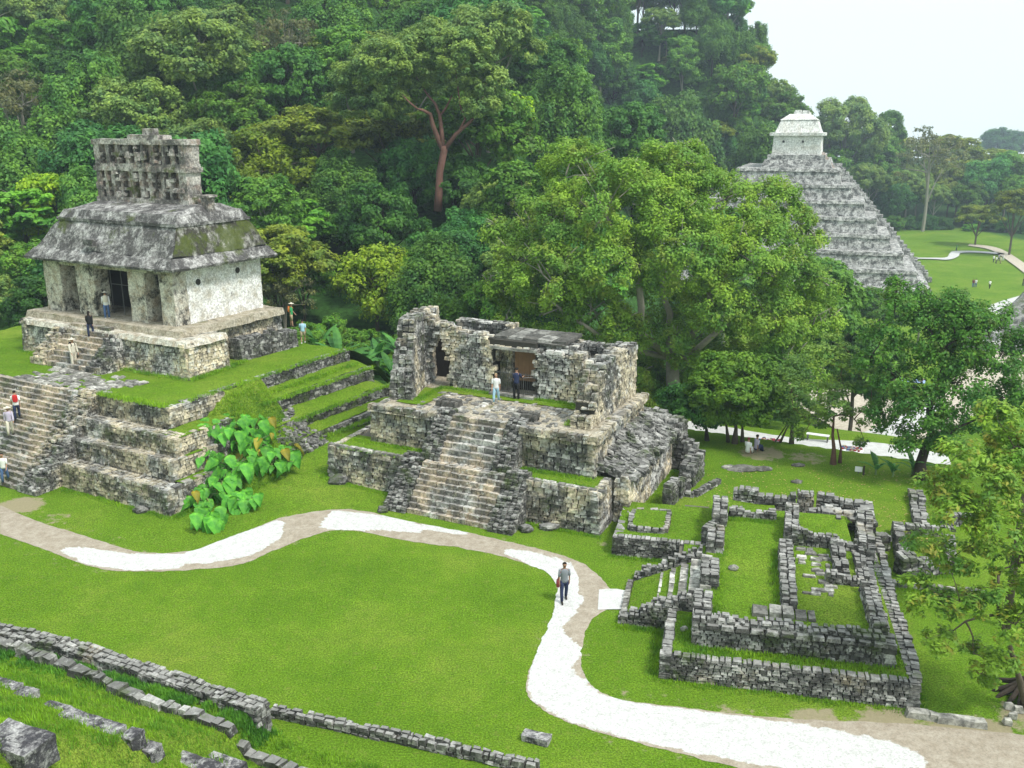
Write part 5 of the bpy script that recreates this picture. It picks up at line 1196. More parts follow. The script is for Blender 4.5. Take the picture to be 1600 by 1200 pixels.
def bigt(t_):
    B = Vector((12.5, 70, gz-.5)); T_ = lambda *a: [D(x, y, Yb+dy) for x, y, dy in a]
    f = D(1050, 560, 70)
    t_.tube([B, B.lerp(f, .5)+Vector((.2, 0, 0)), f], [.75, .55, .48], 12)
    t_.tube([f]+T_((1045, 520, -1), (1047, 490, -1), (1035, 460, -1), (1040, 400, 0), (1060, 300, 0)), [0.360, 0.302, 0.252, 0.216, 0.144, 0.058], 8)
    t_.tube([f]+T_((1000, 520, -3), (1002, 480, -4), (998, 440, -5), (1005, 420, -5), (960, 360, -2), (920, 290, 0)), [0.324, 0.274, 0.259, 0.245, 0.216, 0.130, 0.043], 8)
    t_.tube([f]+T_((1090, 545, -3), (1130, 510, -4), (1170, 480, -4), (1230, 440, -1), (1250, 400, 0)), [0.302, 0.259, 0.216, 0.173, 0.101, 0.043], 8)
    t_.tube([f]+T_((1100, 500, -2), (1115, 430, -3), (1125, 390, -5), (1110, 340, -2)), [0.288, 0.216, 0.173, 0.115, 0.043], 8)
    t_.tube([f]+T_((960, 540, -3), (900, 500, -4), (860, 470, -3), (820, 420, -1)), [0.252, 0.187, 0.144, 0.101, 0.043], 7)
    for c, r in lobb:
        for j in range(6):
            a = c+Vector((R(-1, 1), R(-1, 1), R(-1, .4)))*r[0]*.5; e = c+Vector((R(-1, 1), R(-1, 1), R(-.2, 1)))*r[0]*.95; t_.tube([a, a.lerp(e, .5)+UP*.2, e], [.07, .045, .02], 4)
custom_tree('big_tree', 'huge spreading light-green tree behind the central temple, tallest crown in the middle', (12.5, 70, gz), lobb, bigt, LM['big'], M['palebark'], dict(clump_r=.62, dens=1.15, nleaf=125, leaf=.145, droop=.28, up=.7, flat=.75))
# trees by the back path
def px_tree(name, label, Y, basepx, trunkpx, lobes, leafc, bark, cr, r0=.2, twig=True, multi=None, yellow=None, zbase=None, k=1.0, leafk=None):
    random.seed(int(basepx[0])); sc = Y/1500.0
    if leafk is None: leafk = label[:12]; LMat(leafk, leafc, yellow=yellow, clump=.9)
    L_ = [(D(x, y, Y+dy), (r*sc, r*sc, r*sc*.85)) for x, y, r, dy in lobes]
    bz = D(basepx[0], basepx[1], Y) if zbase is None else Vector((D(basepx[0], basepx[1], Y).x, Y, zbase))
    r0_ = r0
    def fn(t_, r0=r0):
        for ti, tp in enumerate([trunkpx]+(multi or [])):
            pts_ = [D(x, y, Y+(.3*math.sin(i+ti))) for i, (x, y) in enumerate(tp)]
            if ti == 0: pts_[0] = bz.copy()-UP*.15
            n_ = len(pts_); t_.tube(pts_, [r0*(1.5 if i == 0 else 1)*(1-.6*i/(n_-1))*(1 if ti == 0 else .6) for i in range(n_)], 9)
        nodes = [(D(*trunkpx[-1], Y), 1.0), (D(*trunkpx[-2], Y), 1.1)]; f0 = nodes[0][0]
        for c, r in sorted(L_, key=lambda e: (Vector(e[0])-f0).length):
            c = Vector(c); fork, kr = min(nodes, key=lambda nd: (nd[0]-c).length*(1.25-.2*nd[1])); r0 = r0_*max(.35, kr)
            m_ = fork.lerp(c, .5)+Vector((R(-.35, .35), R(-.35, .35), R(-.1, .45)))*r[0]; nodes += [(m_, kr*.75), (c, kr*.6)]
            t_.tube([fork, fork.lerp(m_, .5)+UP*.08*r[0], m_, m_.lerp(c, .5), c+UP*r[0]*.3], [r0*.42, r0*.35, r0*.27, r0*.17, r0*.06], 6)
            for j in range(5):
                f = m_.lerp(c, R(.2, 1)); e = c+Vector((R(-1, 1), R(-1, 1), R(-.5, 1)))*r[0]*.95; t_.tube([f, f.lerp(e, .5)+UP*.1*r[0], e], [r0*.1, r0*.07, r0*.03], 4)
    return custom_tree(name, label, bz, L_, fn, LM[leafk], M[bark], cr)
px_tree('round_tree', 'dense bright-green round tree left of the leaning path-side trees', 55.5, (1148, 692), [(1148, 692), (1150, 670), (1148, 650)], [(1110, 610, 38, 0), (1150, 585, 42, 0), (1190, 610, 38, 0), (1120, 645, 28, 0), (1175, 640, 32, -1), (1150, 625, 40, -1), (1205, 580, 28, 1), (1120, 575, 30, 1)], (.115, .25, .024), 'bark', dict(clump_r=.45, dens=1.4, nleaf=90, leaf=.14), .16, multi=[[(1160, 690), (1160, 665), (1170, 640)], [(1138, 690), (1135, 665), (1120, 645)]])
px_tree('small_tree', 'small dark green tree at the back right corner of the central temple', 56, (1105, 692), [(1105, 692), (1104, 672), (1100, 655)], [(1085, 640, 30, 0), (1115, 650, 26, 0), (1060, 620, 28, 1), (1095, 615, 28, 1), (1050, 655, 16, 1)], (.055, .18, .03), 'darkbark', dict(clump_r=.45, dens=1.3, nleaf=80, leaf=.14), .14)
px_tree('leaning_tree', 'slim tree with two leaning stems beside the back path', 55.5, (1237, 690), [(1237, 692), (1238, 665), (1236, 640)], [(1220, 600, 34, 0), (1245, 620, 34, 0), (1210, 640, 24, 0), (1250, 655, 22, -1), (1195, 615, 24, 1), (1235, 575, 30, 1)], (.10, .21, .045), 'bark', dict(clump_r=.45, dens=.9, nleaf=70, leaf=.13), .12, multi=[[(1195, 712), (1215, 685), (1235, 655)], [(1215, 700), (1228, 672), (1240, 650)]])
px_tree('airy_tree', 'airy flat-topped tree with a red-brown double stem on the lawn edge', 51.7, (1302, 725), [(1302, 727), (1303, 700), (1301, 680), (1303, 650)], [(1240, 605, 22, 0), (1275, 560, 24, 0), (1330, 560, 24, 0), (1365, 590, 24, 0), (1390, 610, 16, 0), (1310, 600, 26, 0), (1275, 650, 24, 0), (1335, 655, 24, 0), (1305, 630, 26, -1), (1255, 680, 14, 0), (1350, 690, 13, 0), (1240, 640, 15, 0), (1360, 640, 16, 0), (1300, 540, 24, 1)], (.14, .25, .05), 'redbark', dict(clump_r=.4, dens=1.0, nleaf=62, leaf=.11, flat=.45, up=1.2), .14, multi=[[(1312, 725), (1314, 700), (1308, 670)]])
px_tree('dark_leaning_tree', 'broad dark green tree with a thick dark leaning trunk, right of the banana plants', 49.3, (1440, 748), [(1440, 750), (1438, 725), (1446, 700), (1455, 680), (1452, 640), (1465, 600)], [(1400, 470, 30, 0), (1380, 520, 30, 0), (1440, 510, 42, 0), (1490, 480, 42, 0), (1470, 550, 45, 0), (1400, 590, 36, 0), (1520, 520, 45, 0), (1560, 560, 45, 0), (1590, 620, 45, 0), (1440, 630, 42, -1), (1500, 610, 45, -1), (1380, 640, 28, 0), (1420, 680, 26, -1), (1480, 680, 30, -1), (1540, 650, 42, 0), (1360, 560, 22, 0), (1590, 530, 30, 1), (1550, 490, 28, 1), (1405, 440, 16, 1), (1440, 460, 22, 1)], (.09, .255, .036), 'darkbark', dict(clump_r=.42, dens=.95, nleaf=85, leaf=.12, droop=.5), .33, yellow=(.10, .14, .02))
px_tree('foreground_tree', 'nearest tree with yellowing olive leaf clusters reaching in from the right edge', 27.5, (1610, 1115), [(1612, 1120), (1590, 1050), (1575, 1000), (1560, 960), (1560, 900)], [(1555, 650, 36, 1), (1585, 700, 48, 1), (1500, 715, 40, 0), (1545, 760, 50, 0), (1460, 760, 26, 0), (1490, 800, 42, -.5), (1560, 830, 50, -.5), (1440, 850, 30, 0), (1490, 870, 34, 0), (1590, 880, 44, 0), (1450, 945, 36, -.5), (1500, 940, 30, -.5), (1560, 940, 40, -.5), (1590, 980, 36, -1), (1470, 1000, 30, 0), (1520, 1020, 30, 0), (1560, 1040, 30, -.5), (1600, 1040, 26, 0), (1620, 780, 50, .5), (1430, 905, 18, 0), (1640, 900, 60, 0), (1530, 1060, 20, 0)],
        (.125, .245, .03), 'bark', dict(clump_r=.27, dens=.95, nleaf=40, leaf=.09, elong=2.3, up=1.1), .11, yellow=(.26, .23, .035))
bs = px_tree('leafy_bush', 'bright green rounded bush top at the right edge between the two leafy trees', 33, (1600, 800), [(1602, 800), (1601, 760), (1600, 730)], [(1600, 700, 44, 0), (1575, 720, 30, 0), (1630, 710, 50, 0)], (.12, .30, .022), 'bark', dict(clump_r=.35, dens=1.2, nleaf=60, leaf=.11), .12, zbase=0)
# ------------------------------------------------------------------ big-leaved plants
M['ear'] = m_leaf('elephant_ear_leaf', (.085, .30, .035), .35, .3, None, 1.5); M['earyel'] = m_leaf('yellowed_leaf', (.30, .27, .03), .3, .3); M['stalk'] = m_leaf('pale_stalk', (.14, .22, .09), .2, .1)
M['banana'] = m_leaf('banana_leaf', (.055, .180, .040), .4, .3, None, .8)
def heart(w, l, cup=.18):
    mb = MB(); prof = [(-.18, .34), (-.02, .95), (.15, 1.0), (.35, .86), (.6, .6), (.82, .3), (1.0, .02)]; n_ = len(prof)
    for sgn in (-1, 1):
        def fn(s, t, sgn=sgn):
            i = min(int(t*(n_-1)), n_-2); f = t*(n_-1)-i; y = lerp(prof[i][0], prof[i+1][0], f); hw = lerp(prof[i][1], prof[i+1][1], f)
            return Vector((sgn*s*hw*w/2, y*l, cup*w*(s*s*.6)-.35*l*max(0, y)**2+.02*math.sin(y*20)*s))
        mb.grid(fn, 4, 12, sgn < 0)
    me = bpy.data.meshes.new('leaf'); me.from_pydata(mb.v, [], mb.f); return me
ears = [heart(.85, 1.0), heart(.75, .95, .05), heart(.95, 1.05, .28)]
for m_ in ears: m_.materials.append(M['ear'])
earsy = heart(.6, .8, .35); earsy.materials.append(M['earyel'])
random.seed(77)
def elephant(label, px, py, n, z0, hgt_, rad):
    n = int(n*3); r_ = Vector(ray(px, py)); t_ = 30.0
    while t_ < 70:
        c = Vector((0, 0, H))+r_*t_; u_, v_ = SF.l(c); g_ = max(0, slope_z(u_, v_)) if -2.9 < u_ < 2.4 and v_ > .5 else 0
        if c.z < g_+.55*hgt_: break
        t_ += .03
    c = Vector((c.x, c.y, g_)); o = thing('elephant_ear_plant', label, 'plant', tuple(c), 'elephant ear plants beside the left pyramid'); sk = MB()
    for i in range(n):
        a = i*2.4+R(-.4, .4); rr = rad*math.sqrt((i+.7)/n); tip = c+Vector((math.cos(a)*rr, math.sin(a)*rr*.8-.15, hgt_*R(.2, 1.1)))
        b = c+Vector((math.cos(a)*.1, math.sin(a)*.1, 0)); sk.tube([b, b.lerp(tip, .5)+UP*.25, tip], [.05, .035, .02], 6)
        lf = bpy.data.objects.new('leaf', earsy if random.random() < .05 else random.choice(ears)); C.objects.link(lf); lf.parent = o; lf.location = tip-c
        out = math.atan2(tip.y-c.y, tip.x-c.x); s_ = R(.45, .9); lf.scale = (s_, s_, s_)
        dirx = -math.pi/2+R(-.9, .9) if random.random() < .75 else out
        lf.rotation_euler = (R(-.95, -.35), R(-.3, .3), dirx-math.pi/2)
        lf.rotation_mode = 'XYZ'
    sk.build('stalks', M['stalk'], o)
for a in [('elephant ear plant highest up, next to the top tier of the left pyramid', 345, 668, 11, 2.6, 1.0, 1.5), ('elephant ear plant at the right end of the clump with one browned leaf', 425, 715, 11, 1.4, 1.1, 1.5), ('elephant ear plant at the left end of the clump beside the third tier', 305, 715, 8, 1.6, 1.0, 1.1),
          ('elephant ear plant in the middle of the clump', 365, 725, 11, 1.6, 1.0, 1.3), ('elephant ear plant in the lower middle against the bottom tier wall', 318, 770, 9, .9, 1.0, 1.1), ('lowest elephant ear plant with a yellow-edged leaf', 330, 808, 7, .2, .8, .9), ('elephant ear plant low on the right of the clump', 382, 780, 8, .4, .9, .9), ('elephant ear plant on the grassy slope above the clump', 395, 690, 8, 2.0, 1.0, 1.2), ('elephant ear plant filling the gap under the highest one', 350, 745, 8, 1.1, 1.0, 1.0), ('elephant ear plant at the top right of the clump on the slope', 400, 665, 7, 2.6, .9, 1.1)]: elephant(*a)
def banleaf(L, w):
    mb = MB()
    for sgn in (-1, 1):
        mb.grid(lambda s, t, sgn=sgn: Vector((sgn*s*w/2*math.sin(min(1, t*1.02+.04)*math.pi)**.55, t*L, .12*L*math.sin(t*2.2)-.38*L*t*t+(-.12*w*s+.03*math.sin(t*40)*s))), 3, 18, sgn < 0)
    me = bpy.data.meshes.new('leaf'); me.from_pydata(mb.v, [], mb.f); me.materials.append(M['banana']); return me
bans = [banleaf(2.6, .62), banleaf(2.2, .55), banleaf(3.0, .7)]
def banana(label, c, n, s, grp):
    o = thing('banana_plant', label, 'plant', tuple(c), grp); t_ = MB(); t_.tube([c-UP*.2, c+UP*.6*s, c+UP*1.2*s], [.16*s, .13*s, .08*s], 8); t_.build('stem', M['stalk'], o)
    for i in range(n):
        lf = bpy.data.objects.new('leaf', random.choice(bans)); C.objects.link(lf); lf.parent = o; lf.location = (0, 0, R(.6, 1.2)*s); k_ = s*R(.8, 1.15); lf.scale = (k_, k_, k_)
        lf.rotation_euler = (R(.45, 1.15), R(-.2, .2), i*2.4+R(-.5, .5))
g1 = 'banana plants behind the terraces'
for i, (px, py, Y, n, s, lab) in enumerate([(500, 530, 72, 8, 1.0, 'leftmost banana plant, just right of the visitor in a pale top'), (530, 545, 70, 8, 1.05, 'banana plant second from the left behind the terraces'), (565, 560, 68, 9, .9, 'banana plant in front centre behind the lowest terrace'), (590, 545, 70, 9, 1.0, 'banana plant with drooping leaves left of the temple vault'), (612, 570, 66, 8, .8, 'banana plant closest to the central temple left wall'), (545, 575, 69, 7, .8, 'small banana plant low between the others'), (625, 540, 70, 7, .9, 'banana plant partly hidden behind the ruined vault')]):
    p = D(px, py+10, Y); p.z = max(p.z-1.2*s, hz(p.x, p.y)); banana(lab, p, n, s, g1)
g2 = 'banana plants on the lawn edge'
for px, py, n, s, lab in [(1368, 742, 6, .42, 'small banana plant left of the dark leaning trunk, standing alone'), (1395, 745, 6, .35, 'small low banana plant nearer the dark leaning trunk'), (1425, 742, 5, .45, 'small banana plant touching the dark leaning trunk')]: banana(lab, P(px, py, 0), n, s, g2)
# bushes near the forest foot
random.seed(41); nb_ = 0; spots = ['behind the left temple', 'right of the left temple', 'behind the banana plants', 'behind the central temple left wall', 'behind the central temple', 'under the big central tree']
bl_ = defaultdict(list)
for i in range(96):
    if i >= 64: i_ = i-64; p_ = D(436+i_*3.2 if i_ < 22 else 960+(i_-22)*22, 480, R(70, 74) if i_ < 22 else R(72, 78))
    x = -36+i*.78+R(-.4, .4); y = 72.5+R(-1.5, 3.0)+(2.5 if x < -14 else 0)
    if x > 1.5: y = 69+R(-1, 2.5)
    if i >= 64: x, y = p_.x, p_.y
    ki = random.choice([0, 10, 9, 0, 3, 4] if i % 3 else [1, 0, 10]); s_ = R(.26, .42)
    o = plant(ki, x, y, s_, 'x', 'bushes along the foot of the forest', z=hz(x, y)-4.5*s_-R(0, .4), cat='bush', sz=R(.9, 1.2))
    o.name = 'bush'; px_ = proj((x, y, 2))[0]; w_ = spots[min(5, max(0, int((px_-130)/165)))]; bl_[(['mid-green', 'dark', '', 'lime-green', 'yellow-green', '', '', '', '', 'deep green', 'fresh green'][ki]+' bush', w_)].append((px_, o))
for (lab, w_), L_ in bl_.items():
    L_.sort(key=lambda e: e[0]); n_ = len(L_)
    for i, (x, o) in enumerate(L_): o['label'] = ('' if n_ == 1 else 'leftmost ' if i == 0 else 'rightmost ' if i == n_-1 else ['second ', 'third ', 'fourth ', 'fifth ', 'sixth ', 'seventh ', 'eighth ', 'ninth ', 'tenth ', 'eleventh ', 'twelfth '][min(i-1, 10)])+lab+(' from the left' if n_ > 2 and 0 < i < n_-1 else '')+' '+w_
# ------------------------------------------------------------------ people
def skinmat(n, c): 
    if n not in M: M[n] = m_plain(n, c, .8, .15, 6)
    return M[n]
SK = dict(skin=(.42, .25, .17), skin2=(.30, .17, .11), hair=(.02, .015, .012), white=(.8, .8, .8), cream=(.62, .58, .48), grey=(.22, .24, .27), navy=(.03, .04, .09), jeans=(.08, .14, .28), blackc=(.02, .02, .022), red=(.5, .03, .03), green=(.05, .35, .12), paleblue=(.35, .55, .68), orange=(.6, .2, .05), khaki=(.4, .34, .22), lilac=(.5, .45, .58), maroon=(.18, .04, .05), shoe=(.04, .035, .03), whiteshoe=(.75, .75, .75), blond=(.4, .3, .17), burg=(.25, .05, .06))
for k_, v_ in SK.items(): skinmat('c_'+k_, v_)
def ringtube(mb, pts, rx, ry, n=12, side=Vector((1, 0, 0))):
    b = len(mb.v); m = len(pts)
    for i, p in enumerate(pts):
        d = (pts[min(i+1, m-1)]-pts[max(i-1, 0)]).normalized(); a = (side-d*side.dot(d)).normalized(); c = d.cross(a)
        for k in range(n): th = 2*math.pi*k/n; mb.v.append(tuple(p+a*math.cos(th)*rx[i]+c*math.sin(th)*ry[i]))
    for i in range(m-1):
        for k in range(n): mb.f.append((b+i*n+k, b+i*n+(k+1) % n, b+(i+1)*n+(k+1) % n, b+(i+1)*n+k))
    mb.f.append(tuple(b+k for k in range(n))[::-1]); mb.f.append(tuple(b+(m-1)*n+k for k in range(n)))
def person(label, loc, yaw, h=1.72, skin='skin', hair='hair', shirt='white', pants='navy', shoes='shoe', legs=(.35, -.3), knees=(.05, .3), arms=(-.3, .3), elbows=(.3, .3), lean=.05, hat=None, bag=None, longhair=False, shorts=False, sit=False, sleeves='short', grp='visitors'):
    o = thing('person', label, 'person', tuple(loc), grp, yaw); k = h/1.72
    V3 = lambda x, y, z: Vector((x, y, z))*k
    hipz = .9 if not sit else .28
    # forward is -y
    def fwd(th, L): return Vector((0, -math.sin(th), -math.cos(th)))*L*k
    hipc = V3(0, 0, hipz); top = Vector((0, -math.sin(lean), math.cos(lean)))
    chest = hipc+top*.38*k; neck = hipc+top*.56*k; headb = neck+top*.07*k; head = neck+top*.17*k+Vector((0, -.02*k, 0))
    J = []; E = []; Rr = []
    def ad(p, r, par=None):
        J.append(p); Rr.append(r*k if isinstance(r, float) else (r[0]*k, r[1]*k))
        if par is not None: E.append((par, len(J)-1))
        return len(J)-1
    r0 = ad(hipc, (.135, .10)); wst = ad(hipc+top*.15*k, (.125, .09), r0); ch = ad(chest, (.15, .105), wst); sh_ = ad(hipc+top*.49*k, (.12, .085), ch); nk = ad(neck+top*.02*k, .052, sh_)
    hd = ad(headb+top*.01*k, .062, nk); h2 = ad(head, (.078, .092), hd); h3 = ad(head+top*.085*k, (.068, .08), h2)
    joints = {}
    for s, (th, kn) in zip((-1, 1), zip(legs, knees)):
        if sit: th = 1.35
        hp = hipc+V3(.085*s, 0, -.03); kne = hp+fwd(th, .42)+V3(.03*s, 0, 0) if not sit else hp+fwd(1.9, .42); kn_ = kn if not sit else 0
        ank = kne+fwd(th-kn_ if not sit else .15, .41 if not sit else .36); toe = ank+V3(0, -.16, -.045)
        a = ad(hp, .088, r0); m1 = ad(hp.lerp(kne, .5), .075, a); b = ad(kne, .056, m1); m2 = ad(kne.lerp(ank, .35), .056, b); c = ad(ank, .036, m2); d = ad(toe, .03, c)
        joints['leg', s] = (hp, kne, ank, toe)
    for s, (th, el) in zip((-1, 1), zip(arms, elbows)):
        shd = hipc+top*.5*k+V3(.185*s, 0, -.01); elb = shd+fwd(th, .29)+V3(.035*s, 0, 0); wr = elb+fwd(th+el, .25)+V3(-.005*s, 0, 0); dr = (wr-elb).normalized(); palm = wr+dr*.075*k
        a = ad(shd, .052, sh_); b = ad(elb, .04, a); c = ad(wr, .026, b); pm = ad(palm, (.038, .018), c)
        joints['arm', s] = (shd, elb, wr, palm)
        for fi in range(4):
            L_ = (.07, .08, .075, .06)[fi]*k; b0 = palm+V3(0, (fi-1.5)*.019, 0); f1 = ad(b0+dr*L_*.5+V3(-.006*s, 0, 0), .0085, pm); ad(b0+dr*L_+V3(-.02*s, 0, 0), .007, f1)
        t1 = ad(wr+dr*.045*k+V3(0, -.035, 0), .010, c); ad(wr+dr*.08*k+V3(-.01*s, -.05, 0), .0085, t1)
    for p, r in ((head+Vector((0, -.092*k, -.005*k)), .013),): ad(p, r, h2)
    for s in (-1, 1): ad(head+Vector((.082*s*k, .005*k, 0)), (.012, .022), h2)
    me = bpy.data.meshes.new('body'); me.from_pydata([tuple(p) for p in J], E, []); me.materials.append(M['c_'+skin])
    bo = bpy.data.objects.new('body', me); C.objects.link(bo); bo.parent = o
    md = bo.modifiers.new('skin', 'SKIN'); md.use_smooth_shade = True
    sv = me.skin_vertices[0].data if me.skin_vertices else None
    if sv is None: me.attributes; 
    for i, r in enumerate(Rr): sv[i].radius = r if isinstance(r, tuple) else (r, r)
    sv[0].use_root = True
    sb = bo.modifiers.new('sub', 'SUBSURF'); sb.levels = 1; sb.render_levels = 1
    def mk(name, mb, mat, par=None):
        me_ = bpy.data.meshes.new(name); me_.from_pydata([tuple(v) for v in mb.v], [], mb.f); me_.materials.append(M['c_'+mat]); me_.polygons.foreach_set('use_smooth', [True]*len(me_.polygons))
        ob = bpy.data.objects.new(name, me_); C.objects.link(ob); ob.parent = par or o; return ob
    # hair, eyes and mouth
    mb = MB(); hc = head+top*.035*k+Vector((0, .014*k, 0))
    def hf(a, b):
        th, ph = a*2*math.pi, b*math.pi*.62; d = Vector((math.cos(th)*math.sin(ph), math.sin(th)*math.sin(ph), math.cos(ph)))
        if d.y < 0 and ph > .95: d = Vector((d.x, d.y*.75, math.cos(.95)))
        return hc+Vector((d.x*.092, d.y*.108, d.z*.088))*k*(1+.05*math.sin(th*9+ph*7))
    mb.grid(hf, 18, 8, True)
    if longhair: ringtube(mb, [hc+Vector((0, .06*k, 0)), hc+Vector((0, .09*k, -.12*k)), hc+Vector((0, .08*k, -.27*k))], [.08*k, .075*k, .03*k], [.05*k, .035*k, .02*k], 10)
    mk('hair', mb, hair, bo)
    for s in (-1, 1):
        mb = MB(); ringtube(mb, [head+Vector((.028*s, -.086, .012))*k, head+Vector((.028*s, -.093, .012))*k], [.009*k, .006*k], [.006*k, .004*k], 6, Vector((1, 0, 0))); mk('eye', mb, 'hair', bo)
    mb = MB(); ringtube(mb, [head+Vector((0, -.080, -.042))*k, head+Vector((0, -.088, -.042))*k], [.02*k, .016*k], [.005*k, .004*k], 8); mk('mouth', mb, 'maroon', bo)
    # shirt with sleeves
    mb = MB(); ringtube(mb, [hipc+top*z*k for z in (-.04, .05, .16, .3, .42, .49, .535, .57)], [x*k for x in (.165, .16, .148, .168, .18, .182, .14, .066)], [x*k for x in (.125, .122, .112, .128, .125, .108, .09, .06)], 16)
    for s in (-1, 1):
        shd, elb, wr, palm = joints['arm', s]; e = elb if sleeves == 'short' else wr
        P_ = [shd-Vector((.05*s*k, 0, -.012*k)), shd, shd.lerp(elb, .55), shd.lerp(elb, .92)]+([elb.lerp(wr, .5), elb.lerp(wr, .95)] if sleeves == 'long' else [])
        w_ = [x*k for x in (.055, .06, .056, .054, .048, .04)][:len(P_)]; ringtube(mb, P_, w_, w_, 10, Vector((0, 1, 0)))
    mk('shirt', mb, shirt)
    # trousers or shorts
    mb = MB(); ringtube(mb, [hipc+Vector((0, 0, z*k)) for z in (-.12, -.06, .0, .06)], [x*k for x in (.15, .165, .16, .152)], [x*k for x in (.11, .122, .12, .114)], 14)
    for s in (-1, 1):
        hp, kne, ank, toe = joints['leg', s]; P_ = [hp+Vector((0, 0, .02*k)), hp.lerp(kne, .4), kne-(kne-hp)*.04]+([] if shorts else [kne.lerp(ank, .3), kne.lerp(ank, .97)]); w_ = [x*k for x in (.1, .095, .074, .072, .062)][:len(P_)]
        ringtube(mb, P_, w_, w_, 12)
    mk('shorts' if shorts else 'trousers', mb, pants)
    for s in (-1, 1):
        hp, kne, ank, toe = joints['leg', s]; mb = MB(); ringtube(mb, [ank+Vector((0, .06, -.03))*k, ank+Vector((0, 0, -.02))*k, ank.lerp(toe, .6), toe+Vector((0, -.05, -.0))*k], [x*k for x in (.035, .048, .048, .03)], [x*k for x in (.03, .05, .036, .02)], 10); mk('shoe', mb, shoes)
    if hat:
        mb = MB(); mb.grid(lambda a, b: hc+Vector((math.cos(a*6.2832), math.sin(a*6.2832), 0))*k*(.2*(1-b)+.1*b if b < .5 else .15*max(0, (1-b))*2*.7+.0)+UP*k*(.035 if b < .5 else .035+.1*math.sin((b-.5)*math.pi)), 18, 8); mk('hat', mb, hat)
    if bag:
        col_, kind = bag; mb = MB()
        if kind == 'backpack':
            c = chest+Vector((0, .17*k, .02*k)); ringtube(mb, [c+UP*z*k for z in (-.22, -.2, -.05, .12, .2, .22)], [x*k for x in (.06, .13, .15, .14, .1, .05)], [x*k for x in (.04, .08, .1, .085, .06, .03)], 12)
            for s in (-1, 1): ringtube(mb, [c+Vector((.09*s, -.03, .17))*k, c+Vector((.1*s, -.17, .2))*k, c+Vector((.1*s, -.315, .08))*k, c+Vector((.11*s, -.2, -.12))*k, c+Vector((.09*s, -.03, -.15))*k], [.018*k]*5, [.01*k]*5, 6)
        else:
            c = hipc+V3(-.26, -.02, -.08); ringtube(mb, [c+UP*z*k for z in (-.17, -.15, 0, .12, .14)], [x*k for x in (.04, .07, .075, .06, .03)], [x*k for x in (.08, .13, .14, .12, .07)], 12)
            sh2 = hipc+top*.5*k; ringtube(mb, [c+UP*.12*k, sh2+V3(-.19, -.06, -.1), sh2+V3(-.11, -.02, .06), sh2+V3(-.14, .12, -.1), c+V3(0, .12, .1)], [.016*k]*5, [.01*k]*5, 6)
        b_ = thing('backpack' if kind == 'backpack' else 'shoulder_bag', '', 'bag', tuple(loc), None, yaw)
        me_ = bpy.data.meshes.new('pack'); me_.from_pydata([tuple(v) for v in mb.v], [], mb.f); me_.materials.append(M['c_'+col_]); ob = bpy.data.objects.new('pack', me_); C.objects.link(ob); ob.parent = b_; b_['label'] = bag_labels.pop(0)
        return o
    return o
bag_labels = ['dark red shoulder bag at the hip of the man on the footpath', 'small white pack on the back of the man in the left temple doorway', 'small dark pack on the back of the man in pale clothes on the upper landing', 'bright red backpack on the visitor climbing the broad stair', 'orange backpack of the visitor in a green shirt']
pi = math.pi
person('man in a grey t-shirt and dark blue trousers walking toward the camera on the footpath', P(881, 938, .03), .1, 1.74, 'skin2', shirt='grey', pants='navy', legs=(.28, -.22), knees=(.05, .12), arms=(.1, -.2), elbows=(.2, .25), bag=('burg', 'shoulder'), lean=.06)
person('woman in a white top and pale trousers walking from the central temple doorway', XF.w(-8.05, 5.35, 4.3), XF and math.radians(-26)+.3, 1.68, hair='blond', shirt='white', pants='paleblue', shoes='khaki', legs=(.2, -.2), knees=(.05, .2), arms=(.1, -.1))
person('man in dark navy clothes standing with his back to us at the iron railing', XF.w(-7.35, 6.6, 4.3), math.radians(-26)+pi, 1.78, shirt='navy', pants='blackc', legs=(.03, -.03), knees=(0, 0), arms=(.7, .2), elbows=(.9, .3))
def on(fr, px, py, z): return P(px, py, z)
person('man in white with sun hat and jeans in the left temple middle doorway', P(168, 497, 7.2), pi+.4, 1.72, shirt='white', pants='jeans', shoes='whiteshoe', legs=(.05, -.08), knees=(0, 0), hat='cream', bag=('cream', 'backpack'), sleeves='long')
def on_slope(px, py, v0, v1, z0, z1, n):
    r = Vector(ray(px, py)); t = 30.0
    while t < 90:
        p = Vector((0, 0, H))+r*t; v = SF.l(p)[1]; k_ = min(1, max(0, (v-v0)/(v1-v0))); z = z0+(z1-z0)*min(1, math.ceil(k_*n)/n)
        if v > v0 and p.z < z: return Vector((p.x, p.y, z))
        t += .02
person('woman in dark clothing with long black hair climbing the short stair of the left temple', on_slope(142, 526, 5.9, 8.2, T, 7.0, 8), pi+.1, 1.62, skin='skin2', shirt='blackc', pants='navy', longhair=True, legs=(.5, -.05), knees=(.7, 0), sleeves='long')
person('man in a hat and pale clothes standing on the landing above the broad stair', P(117, 574, 4.65), .9, 1.85, shirt='cream', pants='cream', sleeves='long', hat='cream', legs=(.05, -.1), knees=(0, 0), bag=('blackc', 'backpack'), arms=(.3, .1))
def stair_pt(px, py):
    z = 0
    for i in range(60):
        p = P(px, py, z); v = SF.l(p)[1]; zn = min(4.6, max(0, math.ceil((v+1.5)/4.4*19-.001)*4.6/19)); z = lerp(z, zn, .3)
    return P(px, py, zn) if abs(P(px, py, zn).y) else P(px, py, z)
person('visitor in white top and dark trousers wearing a red pack, highest on the broad stair', on_slope(28, 655, -1.5, 2.9, 0, T, 19), pi+.5, 1.68, shirt='white', pants='navy', legs=(.6, -.1), knees=(.8, .1), bag=('red', 'backpack'), lean=.2)
person('visitor in lilac-grey clothes and pale cap, middle of three on the broad stair', on_slope(18, 684, -1.5, 2.9, 0, T, 19), .5, 1.7, shirt='lilac', pants='cream', hat='cream', legs=(.35, -.15), knees=(.3, .1), sleeves='long')
